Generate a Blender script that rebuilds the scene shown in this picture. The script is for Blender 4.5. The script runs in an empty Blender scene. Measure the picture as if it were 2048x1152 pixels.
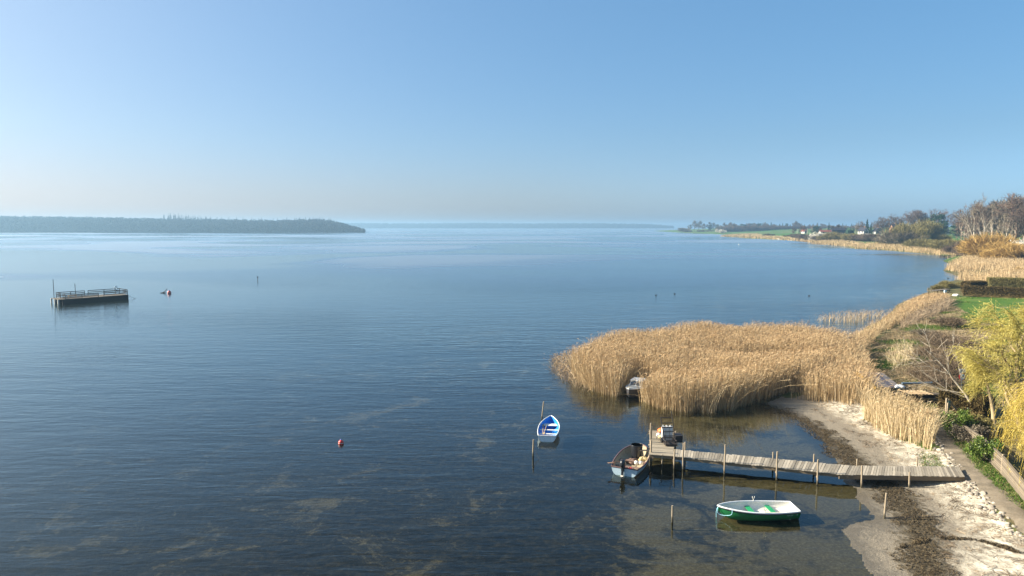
import bpy, bmesh, math, random
import numpy as np
from mathutils import Vector, Matrix

S = bpy.context.scene
COL = S.collection
rad = math.radians

# ------------------------------------------------------------------ camera, world, sun, exposure
CAM_H = 15.0
PITCH = 5.18            # degrees below the horizon
FPX = 1366.0            # focal length in pixels of the 2048 wide photograph
cam_data = bpy.data.cameras.new("camera")
cam = bpy.data.objects.new("camera", cam_data)
COL.objects.link(cam)
cam.location = (0.0, 0.0, CAM_H)
cam.rotation_euler = (rad(90.0 - PITCH), 0.0, 0.0)
cam_data.sensor_fit = 'HORIZONTAL'
cam_data.sensor_width = 36.0
cam_data.lens = 36.0 * FPX / 2048.0
cam_data.clip_start = 0.2
cam_data.clip_end = 60000.0
S.camera = cam

SUN_EL = 26.0
SUN_AZ = -82.0          # degrees clockwise from +Y (view direction): the sun stands to the left, a little ahead
world = bpy.data.worlds.new("World")
S.world = world
world.use_nodes = True
wn = world.node_tree.nodes
wl = world.node_tree.links
wn.clear()
sky = wn.new("ShaderNodeTexSky")
sky.sky_type = 'NISHITA'
sky.sun_disc = False
sky.sun_elevation = rad(SUN_EL)
sky.sun_rotation = rad(SUN_AZ)
sky.altitude = 0.0
sky.air_density = 0.7
sky.dust_density = 2.5
sky.ozone_density = 5.0
bg = wn.new("ShaderNodeBackground")
bg.inputs['Strength'].default_value = 0.15
wo = wn.new("ShaderNodeOutputWorld")
hsv = wn.new("ShaderNodeHueSaturation")
hsv.inputs['Saturation'].default_value = 1.6
gam = wn.new("ShaderNodeGamma")
gam.inputs[1].default_value = 0.48
wl.new(sky.outputs[0], gam.inputs[0])
wl.new(gam.outputs[0], hsv.inputs['Color'])
tint = wn.new("ShaderNodeMix")
tint.data_type = 'RGBA'; tint.blend_type = 'MULTIPLY'
tint.inputs[0].default_value = 1.0
tint.inputs[7].default_value = (1.88, 1.97, 1.91, 1)
wl.new(hsv.outputs[0], tint.inputs[6])
# low haze of the sky itself: whitish towards the sun, blue away from it
wtc = wn.new("ShaderNodeTexCoord")
wsep = wn.new("ShaderNodeSeparateXYZ"); wl.new(wtc.outputs['Generated'], wsep.inputs[0])
wlow = wn.new("ShaderNodeMapRange"); wlow.inputs[1].default_value = 0.0; wlow.inputs[2].default_value = 0.13
wlow.inputs[3].default_value = 1.0; wlow.inputs[4].default_value = 0.0; wlow.interpolation_type = 'SMOOTHSTEP'
wl.new(wsep.outputs['Z'], wlow.inputs[0])
wx = wn.new("ShaderNodeMapRange"); wx.inputs[1].default_value = -0.6; wx.inputs[2].default_value = 0.6
wl.new(wsep.outputs['X'], wx.inputs[0])
wr = wn.new("ShaderNodeValToRGB")
we = wr.color_ramp.elements
we[0].position = 0.0; we[0].color = (0.50, 0.44, 0.455, 1)
we[1].position = 1.0; we[1].color = (0.55, 0.66, 0.775, 1)
wm_ = we.new(0.5); wm_.color = (0.50, 0.475, 0.49, 1)
wl.new(wx.outputs[0], wr.inputs[0])
wdbl = wn.new("ShaderNodeMix"); wdbl.data_type = 'RGBA'; wdbl.blend_type = 'MIX'
wl.new(wlow.outputs[0], wdbl.inputs[0]); wdbl.inputs[6].default_value = (0.5, 0.5, 0.5, 1); wl.new(wr.outputs[0], wdbl.inputs[7])
wmul = wn.new("ShaderNodeMix"); wmul.data_type = 'RGBA'; wmul.blend_type = 'MULTIPLY'; wmul.inputs[0].default_value = 1.0
wl.new(tint.outputs[2], wmul.inputs[6]); wl.new(wdbl.outputs[2], wmul.inputs[7])
wl.new(wmul.outputs[2], bg.inputs[0])
wl.new(bg.outputs[0], wo.inputs[0])

sun_data = bpy.data.lights.new("sun", 'SUN')
sun_data.energy = 5.0
sun_data.angle = rad(0.53)
sun_data.color = (1.0, 0.90, 0.74)
sun = bpy.data.objects.new("sun", sun_data)
COL.objects.link(sun)
to_sun = Vector((math.sin(rad(SUN_AZ)) * math.cos(rad(SUN_EL)),
                 math.cos(rad(SUN_AZ)) * math.cos(rad(SUN_EL)), math.sin(rad(SUN_EL))))
sun.rotation_euler = to_sun.to_track_quat('Z', 'Y').to_euler()
sun.location = (-60, 20, 60)

S.view_settings.view_transform = 'Standard'
S.view_settings.look = 'None'
S.view_settings.exposure = 1.52
S.view_settings.gamma = 1.0
S.render.engine = 'CYCLES'
S.cycles.use_denoising = True
S.cycles.max_bounces = 6
S.cycles.diffuse_bounces = 2
S.cycles.glossy_bounces = 3
S.cycles.transparent_max_bounces = 12
S.cycles.volume_bounces = 0
S.cycles.caustics_reflective = False
S.cycles.caustics_refractive = False

# ------------------------------------------------------------------ helpers
RNG = np.random.default_rng(7)
RND = random.Random(5)


def ray(px, py):
    cx = (px - 1024.0) / FPX
    cy = -(py - 576.0) / FPX
    c, s = math.cos(rad(PITCH)), math.sin(rad(PITCH))
    return np.array([cx, c + cy * s, -s + cy * c])


def at(px, py, z=0.0):
    """point of height z seen at a pixel of the photograph"""
    d = ray(px, py)
    k = (z - CAM_H) / d[2]
    return np.array([d[0] * k, d[1] * k, z])


def hrange(px, y):
    """x of the pixel column at forward distance y on the horizon plane (approximate)"""
    return (px - 1024.0) / FPX * y


def tag(o, label=None, cat=None, group=None, kind=None):
    if label: o['label'] = label
    if cat: o['category'] = cat
    if group: o['group'] = group
    if kind: o['kind'] = kind
    return o


def thing(name, label, cat, loc=(0, 0, 0), rz=0.0, group=None):
    o = bpy.data.objects.new(name, None)
    COL.objects.link(o)
    o.location = loc
    o.rotation_euler = (0, 0, rz)
    o.empty_display_size = 0.3
    return tag(o, label, cat, group)


def link(name, me, mats=(), parent=None):
    o = bpy.data.objects.new(name, me)
    COL.objects.link(o)
    if not isinstance(mats, (list, tuple)):
        mats = [mats]
    if len(me.materials) == 0:
        for m in mats:
            me.materials.append(m)
    if parent is not None:
        o.parent = parent
    return o


def dup(root, loc, rz=0.0, scale=1.0, label=None, group=None):
    """copy of a thing with copies of its parts and sub-parts (shared mesh data)"""
    r = root.copy(); COL.objects.link(r)
    r.location = loc; r.rotation_euler = (0, 0, rz)
    r.scale = scale if isinstance(scale, (tuple, list)) else (scale,) * 3
    if label: r['label'] = label
    if group: r['group'] = group
    for ch in list(root.children):
        c = ch.copy(); COL.objects.link(c); c.parent = r
        for g in ch.children:
            d = g.copy(); COL.objects.link(d); d.parent = c
    return r


def mesh_np(name, V, Q, smooth=False, mi=None):
    """mesh from numpy vertices (N,3) and faces: (M,4) or (M,3)"""
    me = bpy.data.meshes.new(name)
    V = np.ascontiguousarray(V, dtype=np.float32)
    Q = np.ascontiguousarray(Q, dtype=np.int32)
    k = Q.shape[1]
    me.vertices.add(len(V)); me.vertices.foreach_set("co", V.ravel())
    me.loops.add(Q.size); me.loops.foreach_set("vertex_index", Q.ravel())
    me.polygons.add(len(Q))
    me.polygons.foreach_set("loop_start", np.arange(0, Q.size, k, dtype=np.int32))
    if mi is not None:
        me.polygons.foreach_set("material_index", np.ascontiguousarray(mi, dtype=np.int32))
    if smooth:
        me.polygons.foreach_set("use_smooth", np.ones(len(Q), dtype=bool))
    me.update(calc_edges=True)
    return me


class MB:
    """collects boxes, tubes, lathes; build() links them as one mesh object"""
    def __init__(self):
        self.v = []; self.f = []; self.m = []; self.s = []

    def add(self, vs, fs, m=0, smooth=False):
        b = len(self.v)
        self.v += [tuple(map(float, p)) for p in vs]
        for f in fs:
            self.f.append(tuple(b + i for i in f)); self.m.append(m); self.s.append(smooth)

    def box(self, c, size, rz=0.0, m=0, taper=1.0, tilt=None):
        sx, sy, sz = [0.5 * q for q in size]
        R = Matrix.Rotation(rz, 3, 'Z')
        if tilt: R = R @ Matrix.Rotation(tilt[0], 3, 'X') @ Matrix.Rotation(tilt[1], 3, 'Y')
        vs = []
        for z, k in ((-sz, 1.0), (sz, taper)):
            for x, y in ((-sx, -sy), (sx, -sy), (sx, sy), (-sx, sy)):
                p = R @ Vector((x * k, y * k, z))
                vs.append((p.x + c[0], p.y + c[1], p.z + c[2]))
        self.add(vs, [(3, 2, 1, 0), (4, 5, 6, 7), (0, 1, 5, 4), (1, 2, 6, 5), (2, 3, 7, 6), (3, 0, 4, 7)], m)

    def bar(self, a, b, w, h, m=0):
        """box beam from a to b, width w (sideways), height h"""
        a = Vector(a); b = Vector(b); d = (b - a)
        L = d.length; d.normalize()
        side = d.cross(Vector((0, 0, 1)))
        if side.length < 1e-4: side = Vector((1, 0, 0))
        side.normalize(); up = side.cross(d)
        vs = []
        for p in (a, b):
            for i, j in ((-1, -1), (1, -1), (1, 1), (-1, 1)):
                vs.append(p + side * (i * w / 2) + up * (j * h / 2))
        self.add(vs, [(0, 1, 2, 3), (7, 6, 5, 4), (0, 4, 5, 1), (1, 5, 6, 2), (2, 6, 7, 3), (3, 7, 4, 0)], m)

    def tube(self, pts, r, n=8, m=0, caps=True, smooth=True):
        pts = [Vector(p) for p in pts]
        rs = r if isinstance(r, (list, tuple)) else [r] * len(pts)
        b = []; fs = []
        prev = None
        for i, p in enumerate(pts):
            d = (pts[min(i + 1, len(pts) - 1)] - pts[max(i - 1, 0)])
            if d.length < 1e-9: d = Vector((0, 0, 1))
            d.normalize()
            if prev is None:
                a = d.orthogonal().normalized()
            else:
                a = (prev - d * prev.dot(d))
                a = a.normalized() if a.length > 1e-6 else d.orthogonal().normalized()
            prev = a
            c = d.cross(a)
            for k in range(n):
                t = 2 * math.pi * k / n
                b.append(p + (a * math.cos(t) + c * math.sin(t)) * rs[i])
        for i in range(len(pts) - 1):
            for k in range(n):
                k2 = (k + 1) % n
                fs.append((i * n + k, i * n + k2, (i + 1) * n + k2, (i + 1) * n + k))
        self.add(b, fs, m, smooth)
        if caps:
            self.add(b[:n], [tuple(range(n))[::-1]], m)
            self.add(b[-n:], [tuple(range(n))], m)

    def lathe(self, prof, n=16, c=(0, 0, 0), m=0, smooth=True, sx=1.0, sy=1.0):
        vs = []; fs = []
        for (r, z) in prof:
            for k in range(n):
                t = 2 * math.pi * k / n
                vs.append((c[0] + r * sx * math.cos(t), c[1] + r * sy * math.sin(t), c[2] + z))
        for i in range(len(prof) - 1):
            for k in range(n):
                k2 = (k + 1) % n
                fs.append((i * n + k, i * n + k2, (i + 1) * n + k2, (i + 1) * n + k))
        self.add(vs, fs, m, smooth)
        if prof[0][0] > 1e-4: self.add(vs[:n], [tuple(range(n))[::-1]], m)
        if prof[-1][0] > 1e-4: self.add(vs[-n:], [tuple(range(n))], m)

    def ball(self, c, r, m=0, n=14, sz=1.0, sx=1.0, sy=1.0):
        k = 9
        prof = [(max(r * math.sin(math.pi * i / k), 1e-5), -r * sz * math.cos(math.pi * i / k)) for i in range(k + 1)]
        self.lathe(prof, n, c, m, True, sx, sy)

    def grid(self, P, m=0, smooth=True, flip=False):
        """P: list of rows of points"""
        nr, nc = len(P), len(P[0])
        vs = [p for row in P for p in row]
        fs = []
        for i in range(nr - 1):
            for j in range(nc - 1):
                q = (i * nc + j, i * nc + j + 1, (i + 1) * nc + j + 1, (i + 1) * nc + j)
                fs.append(q[::-1] if flip else q)
        self.add(vs, fs, m, smooth)

    def mesh(self, name):
        me = bpy.data.meshes.new(name)
        me.from_pydata(self.v, [], self.f)
        me.polygons.foreach_set("material_index", self.m)
        me.polygons.foreach_set("use_smooth", self.s)
        me.update()
        return me

    def build(self, name, mats, parent=None):
        return link(name, self.mesh(name), mats, parent)


# ------------------------------------------------------------------ materials
def new_mat(name):
    m = bpy.data.materials.new(name)
    m.use_nodes = True
    nt = m.node_tree
    nt.nodes.clear()
    out = nt.nodes.new("ShaderNodeOutputMaterial")
    return m, nt, out


def N(nt, typ, **kw):
    n = nt.nodes.new(typ)
    for k, v in kw.items():
        if k in n.inputs.keys():
            n.inputs[k].default_value = v
        else:
            setattr(n, k, v)
    return n


def col4(c): return (c[0], c[1], c[2], 1.0)


def ramp(nt, fac, stops):
    r = nt.nodes.new("ShaderNodeValToRGB")
    e = r.color_ramp.elements
    while len(e) > 1: e.remove(e[-1])
    e[0].position = stops[0][0]; e[0].color = col4(stops[0][1])
    for p, c in stops[1:]:
        x = e.new(p); x.color = col4(c)
    nt.links.new(fac, r.inputs[0])
    return r.outputs[0]


def mixc(nt, fac, a, b, mode='MIX'):
    n = nt.nodes.new("ShaderNodeMix")
    n.data_type = 'RGBA'; n.blend_type = mode
    for s, v in ((n.inputs[0], fac), (n.inputs[6], a), (n.inputs[7], b)):
        if isinstance(v, bpy.types.NodeSocket): nt.links.new(v, s)
        elif isinstance(v, (int, float)): s.default_value = v
        else: s.default_value = col4(v)
    return n.outputs[2]


def math_n(nt, op, a, b=None, clamp=False):
    n = nt.nodes.new("ShaderNodeMath"); n.operation = op; n.use_clamp = clamp
    for s, v in zip(n.inputs, (a, b)):
        if v is None: continue
        if isinstance(v, bpy.types.NodeSocket): nt.links.new(v, s)
        else: s.default_value = v
    return n.outputs[0]


def coords(nt, scale=(1, 1, 1), rot=(0, 0, 0), kind='Object'):
    tc = nt.nodes.new("ShaderNodeTexCoord")
    mp = nt.nodes.new("ShaderNodeMapping")
    mp.inputs['Scale'].default_value = scale
    mp.inputs['Rotation'].default_value = rot
    nt.links.new(tc.outputs[kind], mp.inputs[0])
    return mp.outputs[0]


def noise(nt, vec, scale, detail=4.0, rough=0.55, dist=0.0):
    n = nt.nodes.new("ShaderNodeTexNoise")
    n.inputs['Scale'].default_value = scale
    n.inputs['Detail'].default_value = detail
    n.inputs['Roughness'].default_value = rough
    n.inputs['Distortion'].default_value = dist
    nt.links.new(vec, n.inputs['Vector'])
    return n.outputs['Fac']


def bump(nt, h, strength=0.3, dist=0.02, normal=None):
    b = nt.nodes.new("ShaderNodeBump")
    b.inputs['Strength'].default_value = strength
    b.inputs['Distance'].default_value = dist
    nt.links.new(h, b.inputs['Height'])
    if normal is not None: nt.links.new(normal, b.inputs['Normal'])
    return b.outputs[0]


def principled(nt, out, color, rough=0.6, spec=0.4, normal=None, metal=0.0, coat=0.0):
    p = nt.nodes.new("ShaderNodeBsdfPrincipled")
    if isinstance(color, bpy.types.NodeSocket): nt.links.new(color, p.inputs['Base Color'])
    else: p.inputs['Base Color'].default_value = col4(color)
    if isinstance(rough, bpy.types.NodeSocket): nt.links.new(rough, p.inputs['Roughness'])
    else: p.inputs['Roughness'].default_value = rough
    p.inputs['Specular IOR Level'].default_value = spec
    p.inputs['Metallic'].default_value = metal
    p.inputs['Coat Weight'].default_value = coat
    if normal is not None: nt.links.new(normal, p.inputs['Normal'])
    nt.links.new(p.outputs[0], out.inputs['Surface'])
    return p


def paint(name, c, rough=0.45, spec=0.5, wear=0.25, scale=6.0, dirt=(0.12, 0.10, 0.07), coat=0.0, metal=0.0):
    """painted / moulded surface with blotchy wear and dirt"""
    m, nt, out = new_mat(name)
    v = coords(nt)
    f = noise(nt, v, scale, 6, 0.65)
    f2 = noise(nt, v, scale * 6, 3, 0.6)
    lighter = tuple(min(1, q * 1.12 + 0.01) for q in c); darker = tuple(q * 0.82 for q in c)
    c1 = ramp(nt, f2, [(0.3, darker), (0.7, lighter)])
    k = nt.nodes.new("ShaderNodeMapRange")
    k.inputs[1].default_value = 0.52; k.inputs[2].default_value = 0.75
    k.inputs[3].default_value = 0.0; k.inputs[4].default_value = wear
    nt.links.new(f, k.inputs[0])
    cc = mixc(nt, k.outputs[0], c1, dirt)
    principled(nt, out, cc, rough, spec, bump(nt, f2, 0.12, 0.004), metal, coat)
    return m


def wood(name, c1, c2, along=(1, 0, 0), rough=0.8, scale=1.0, island=0.35):
    """weathered timber: grain stretched along one axis, each board its own tone"""
    m, nt, out = new_mat(name)
    sc = tuple((2.0 if a else 26.0) * scale for a in along)
    v = coords(nt, sc)
    g = noise(nt, v, 1.0, 6, 0.65, 0.4)
    v2 = coords(nt, (1, 1, 1))
    blot = noise(nt, v2, 1.3 * scale, 5, 0.6)
    geo = nt.nodes.new("ShaderNodeNewGeometry")
    a = ramp(nt, g, [(0.25, c1), (0.75, c2)])
    dk = tuple(q * 0.55 for q in c1)
    b = mixc(nt, math_n(nt, 'MULTIPLY', blot, 0.55), a, dk)
    vs = math_n(nt, 'MULTIPLY_ADD', geo.outputs['Random Per Island'], island)
    vs.node.inputs[2].default_value = 1.0 - island * 0.6
    hs = nt.nodes.new("ShaderNodeHueSaturation")
    nt.links.new(vs, hs.inputs['Value']); nt.links.new(b, hs.inputs['Color'])
    principled(nt, out, hs.outputs[0], rough, 0.25, bump(nt, g, 0.5, 0.006))
    return m


def leafy(name, stops, rough=0.75, spec=0.15, transl=0.0, patch=None, patch_scale=0.3):
    """foliage, stalks and twigs: every strip its own tone, plus soft patches through the volume"""
    m, nt, out = new_mat(name)
    geo = nt.nodes.new("ShaderNodeNewGeometry")
    f = geo.outputs['Random Per Island']
    c = ramp(nt, f, stops)
    if patch is not None:
        v = coords(nt)
        n_ = noise(nt, v, patch_scale, 4, 0.6)
        k = nt.nodes.new("ShaderNodeMapRange")
        k.inputs[1].default_value = 0.45; k.inputs[2].default_value = 0.7
        nt.links.new(n_, k.inputs[0])
        kk = math_n(nt, 'MULTIPLY', k.outputs[0], 0.7)
        c = mixc(nt, kk, c, patch)
    p = principled(nt, out, c, rough, spec)
    if transl > 0:
        t = nt.nodes.new("ShaderNodeBsdfTranslucent")
        nt.links.new(c, t.inputs[0])
        mx = nt.nodes.new("ShaderNodeMixShader"); mx.inputs[0].default_value = transl
        nt.links.new(p.outputs[0], mx.inputs[1]); nt.links.new(t.outputs[0], mx.inputs[2])
        nt.links.new(mx.outputs[0], out.inputs['Surface'])
    return m


def plain(name, c, rough=0.6, spec=0.4, metal=0.0):
    m, nt, out = new_mat(name)
    v = coords(nt)
    f = noise(nt, v, 9.0, 5, 0.6)
    cc = ramp(nt, f, [(0.3, tuple(q * 0.75 for q in c)), (0.7, tuple(min(1, q * 1.2) for q in c))])
    principled(nt, out, cc, rough, spec, None, metal)
    return m


# ------------------------------------------------------------------ strips: thin quads for stalks, twigs, leaves
def strip_mesh(paths, widths, facing=None):
    """paths (n,k,3), widths (n,k): ribbons of k-1 quads; random facing round the path"""
    n, k, _ = paths.shape
    d = paths[:, -1] - paths[:, 0]
    d /= np.maximum(np.linalg.norm(d, axis=1, keepdims=True), 1e-6)
    if facing is None:
        r = RNG.normal(size=(n, 3))
    else:
        r = facing
    s = np.cross(d, r)
    s /= np.maximum(np.linalg.norm(s, axis=1, keepdims=True), 1e-6)
    off = s[:, None, :] * (widths[:, :, None] * 0.5)
    V = np.stack([paths - off, paths + off], axis=2).reshape(-1, 3)      # index = (i*k + j)*2 + side
    base = (np.arange(n) * k * 2)[:, None]
    j = np.arange(k - 1)[None, :] * 2
    a = base + j
    Q = np.stack([a, a + 1, a + 3, a + 2], axis=2).reshape(-1, 4)
    return V, Q


def join_vq(parts):
    Vs, Qs, Ms = [], [], []
    b = 0
    for V, Q, m in parts:
        Vs.append(V); Qs.append(Q + b); Ms.append(np.full(len(Q), m)); b += len(V)
    return np.concatenate(Vs), np.concatenate(Qs), np.concatenate(Ms)


def in_poly(P, poly):
    x, y = P[:, 0], P[:, 1]
    res = np.zeros(len(P), bool)
    n = len(poly)
    for i in range(n):
        x0, y0 = poly[i][:2]; x1, y1 = poly[(i + 1) % n][:2]
        c = ((y0 > y) != (y1 > y))
        with np.errstate(divide='ignore', invalid='ignore'):
            xi = (x1 - x0) * (y - y0) / (y1 - y0 if y1 != y0 else 1e-9) + x0
        res ^= c & (x < xi)
    return res


def dist_polyline(P, line):
    d = np.full(len(P), 1e9)
    for i in range(len(line) - 1):
        a = np.array(line[i][:2]); b = np.array(line[i + 1][:2])
        ab = b - a
        t = np.clip(((P - a) @ ab) / max(ab @ ab, 1e-9), 0, 1)
        q = a + t[:, None] * ab
        d = np.minimum(d, np.hypot(P[:, 0] - q[:, 0], P[:, 1] - q[:, 1]))
    return d


def vnoise(P, scale, seed=0, octaves=3):
    """cheap smooth value noise for numpy points (n,2), range about 0..1"""
    out = np.zeros(len(P)); amp = 1.0; tot = 0.0
    for o in range(octaves):
        q = P * scale * (2 ** o) + seed * 17.3 + o * 5.7
        i = np.floor(q).astype(np.int64); f = q - i
        f = f * f * (3 - 2 * f)
        def h(a, b):
            n = (a * 374761393 + b * 668265263 + seed * 974711) & 0x7fffffff
            n = ((n ^ (n >> 13)) * 1274126177) & 0x7fffffff
            return (n ^ (n >> 16)) % 65536 / 65535.0
        v = (h(i[:, 0], i[:, 1]) * (1 - f[:, 0]) + h(i[:, 0] + 1, i[:, 1]) * f[:, 0]) * (1 - f[:, 1]) + \
            (h(i[:, 0], i[:, 1] + 1) * (1 - f[:, 0]) + h(i[:, 0] + 1, i[:, 1] + 1) * f[:, 0]) * f[:, 1]
        out += v * amp; tot += amp; amp *= 0.5
    return out / tot


def sstep(a, b, x):
    t = np.clip((x - a) / (b - a), 0, 1)
    return t * t * (3 - 2 * t)


# ------------------------------------------------------------------ shoreline, terrain height
SHORE_PX = [(1800, 1300), (1742, 1152), (1702, 1085), (1692, 1062), (1752, 1041), (1736, 1010), (1712, 975), (1690, 950),
            (1652, 895), (1612, 856), (1560, 826), (1528, 808), (1556, 788), (1640, 742), (1690, 692), (1722, 662),
            (1762, 638), (1802, 612), (1842, 592), (1862, 585), (1862, 577), (1900, 563), (1922, 557), (1900, 547), (1888, 541),
            (1905, 529), (1888, 522), (1908, 513), (1860, 508), (1790, 502), (1712, 497), (1690, 492.5), (1625, 487),
            (1600, 482), (1520, 478), (1440, 473), (1480, 470.5), (1440, 468.6), (1385, 466.6), (1356, 465.0)]
SHORE = [at(x, y)[:2] for x, y in SHORE_PX]
SHORE = SHORE + [np.array([430.0, 2100.0]), np.array([600.0, 2600.0])]
LAND = SHORE + [np.array([9000.0, 2700.0]), np.array([9000.0, -50.0]), np.array([19.0, -50.0])]
SHORE = [np.array([19.0, -50.0])] + SHORE + [np.array([9000.0, 2700.0])]


def shore_dist(P):
    """signed distance to the waterline (land positive), with small natural wiggles"""
    k = np.clip(P[:, 1] / 60.0, 0.7, 12)[:, None]
    W = np.stack([vnoise(P / k, 0.35, 61) - 0.5, vnoise(P / k, 0.35, 62) - 0.5], 1) * 1.5 + np.stack([vnoise(P / k, 1.4, 63) - 0.5, vnoise(P / k, 1.4, 64) - 0.5], 1) * 0.45
    Q = P + W * k
    return np.where(in_poly(Q, LAND), 1.0, -1.0) * dist_polyline(Q, SHORE)


def height(P):
    """ground height at points (n,2)"""
    sd = shore_dist(P)
    d = np.abs(sd); land = sd > 0
    y = P[:, 1]
    near = 0.030 * np.clip(d, 0, 3.5) + 0.12 * np.clip(d - 3.5, 0, 6.0) + 0.03 * np.clip(d - 9.2, 0, 10)
    near += 0.10 * (vnoise(P, 0.35, 3) - 0.5) * np.clip(d / 4, 0, 1)
    far = 0.02 * np.clip(d, 0, 8) + 0.045 * np.clip(d - 8, 0, 200) + 0.006 * np.clip(d - 160, 0, 900)
    far += 2.2 * (vnoise(P, 0.008, 5) - 0.5) * np.clip(d / 60, 0, 1)
    k = sstep(140, 330, y)
    hl = near * (1 - k) + far * k
    sea = -(0.05 * np.clip(d, 0, 10) + 0.035 * np.clip(d - 10, 0, 60) + 0.01 * np.clip(d - 70, 0, 160))
    sea += 0.10 * (vnoise(P, 0.5, 9) - 0.5) * np.clip(d / 6, 0, 1)
    return np.where(land, hl + 0.004, sea - 0.01)


def hz(x, y):
    return float(height(np.array([[x, y]], float))[0])


def G(px, py, lift=0.0):
    """ground point seen at a pixel"""
    z = 0.5
    for _ in range(12):
        p = at(px, py, z)
        z = 0.5 * z + 0.5 * (max(hz(p[0], p[1]), 0.0) + lift)
    return at(px, py, z)

# ================================================================== THE SETTING
PATH_PX = [(1905, 795), (1888, 822), (1874, 842), (1880, 866), (1902, 898), (1938, 938), (1978, 978), (2022, 1018), (2090, 1075)]
PATH = [G(x, y)[:2] for x, y in PATH_PX]
EDGE_PX = [(1872, 872), (1890, 902), (1922, 942), (1950, 975), (1985, 1015), (2020, 1050), (2075, 1095)]
EDGE = [G(x, y)[:2] for x, y in EDGE_PX]

# --- ground mesh: one grid, finer near the jetty, split into seabed / beach / meadow where the material changes
NR, NC = 760, 430
ys = 17.0 * (9000.0 / 17.0) ** (np.linspace(0, 1, NR) ** 1.05)
ts = np.linspace(-1.25, 1.45, NC)
# denser columns on the right-hand, land side
ts = np.concatenate([np.linspace(-1.25, 0.0, 110, endpoint=False), np.linspace(0.0, 0.85, 270, endpoint=False), np.linspace(0.85, 1.5, 50)])
NC = len(ts)
GX = (ts[None, :] * ys[:, None]); GY = np.repeat(ys[:, None], NC, axis=1)
GP = np.stack([GX.ravel(), GY.ravel()], 1)
GH = height(GP)
GSD = shore_dist(GP)
PD = dist_polyline(GP, PATH)
ED = dist_polyline(GP, EDGE)
# which side of the stone edge: positive = inland
def side_inland(P):
    s = np.zeros(len(P)); best = np.full(len(P), 1e9)
    for i in range(len(EDGE) - 1):
        a, b = np.array(EDGE[i]), np.array(EDGE[i + 1])
        ab = b - a
        t = np.clip(((P - a) @ ab) / (ab @ ab), 0, 1)
        q = a + t[:, None] * ab
        dd = np.hypot(P[:, 0] - q[:, 0], P[:, 1] - q[:, 1])
        cr = ab[0] * (P[:, 1] - a[1]) - ab[1] * (P[:, 0] - a[0])
        m = dd < best
        s[m] = np.sign(cr[m]); best[m] = dd[m]
    return s
# beach: the strip between the water and the stone edge / reeds
BEACH_PX = [(1640, 1180), (1640, 1085), (1640, 1040), (1690, 1010), (1660, 975), (1630, 930), (1570, 860), (1500, 815), (1545, 792), (1575, 794),
            (1640, 790), (1728, 806), (1728, 840), (1800, 880), (1862, 900), (1885, 900), (1922, 942), (1985, 1015), (2075, 1095), (2200, 1200), (1900, 1400)]
BEACH = [G(x, y)[:2] for x, y in BEACH_PX]
beach_in = in_poly(GP, BEACH)
beach_d = dist_polyline(GP, BEACH + [BEACH[0]])
bm_ = np.where(beach_in, beach_d, -beach_d) + 0.9 * (vnoise(GP, 0.8, 21) - 0.5)

A = np.arange(NR * NC).reshape(NR, NC)
quads = np.stack([A[:-1, :-1], A[:-1, 1:], A[1:, 1:], A[1:, :-1]], 2).reshape(-1, 4)
fsd = GSD[quads].mean(1); fbeach = bm_[quads].mean(1); fy = GP[quads, 1].mean(1)
is_sea = fsd < 0
is_beach = (~is_sea) & (fbeach > 0) & (fy < 90)
is_land = (~is_sea) & (~is_beach)
GV = np.concatenate([GP, GH[:, None]], 1)


def sub_mesh(name, sel, attrs):
    q = quads[sel]
    u, inv = np.unique(q, return_inverse=True)
    me = mesh_np(name, GV[u], inv.reshape(-1, 4), True)
    for k, arr in attrs.items():
        at_ = me.attributes.new(k, 'FLOAT', 'POINT')
        at_.data.foreach_set("value", np.ascontiguousarray(arr[u], dtype=np.float32))
    return me


def attr(nt, name):
    a = nt.nodes.new("ShaderNodeAttribute"); a.attribute_name = name
    return a.outputs['Fac']


def maprange(nt, v, a, b, c=0.0, d=1.0):
    k = nt.nodes.new("ShaderNodeMapRange")
    nt.links.new(v, k.inputs[0])
    for i, x in zip((1, 2, 3, 4), (a, b, c, d)): k.inputs[i].default_value = x
    return k.outputs[0]


WRACK_PX = [(1545, 812), (1600, 838), (1655, 876), (1705, 916), (1745, 950), (1792, 985), (1828, 1035), (1843, 1085), (1858, 1152), (1880, 1230)]
WRACK = [at(x, y, 0.1)[:2] for x, y in WRACK_PX]
WD = dist_polyline(GP, WRACK)

# seabed: grey-brown sand and shell grit in the shallows, dark eelgrass beds broken by sand windows further out
m_sea, nt, out = new_mat("seabed")
v = coords(nt)
sd = attr(nt, "shore")
n1 = noise(nt, v, 0.22, 8, 0.68, 0.8)
n2 = noise(nt, v, 2.2, 7, 0.70, 0.5)
n3 = noise(nt, v, 7.0, 5, 0.72)
n5 = noise(nt, v, 0.055, 3, 0.5)
cov = math_n(nt, 'ADD', math_n(nt, 'MULTIPLY', n1, 1.0), math_n(nt, 'MULTIPLY', n2, 0.55))
cov = math_n(nt, 'ADD', cov, math_n(nt, 'MULTIPLY', n5, 0.25))
thr = maprange(nt, sd, -4.0, -14.0, -0.04, 0.13)
weed = maprange(nt, math_n(nt, 'ADD', cov, thr), 0.86, 0.97)
sand = ramp(nt, n3, [(0.3, (0.095, 0.074, 0.045)), (0.52, (0.18, 0.145, 0.09)), (0.66, (0.26, 0.22, 0.15)), (0.76, (0.50, 0.46, 0.37))])
grass_ = ramp(nt, n2, [(0.36, (0.004, 0.005, 0.004)), (0.5, (0.018, 0.018, 0.013)), (0.68, (0.075, 0.060, 0.034))])
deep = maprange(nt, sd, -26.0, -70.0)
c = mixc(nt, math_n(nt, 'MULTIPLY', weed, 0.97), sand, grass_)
c = mixc(nt, maprange(nt, attr(nt, "wrack"), 2.0, 0.9), c, (0.045, 0.035, 0.018))
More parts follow.
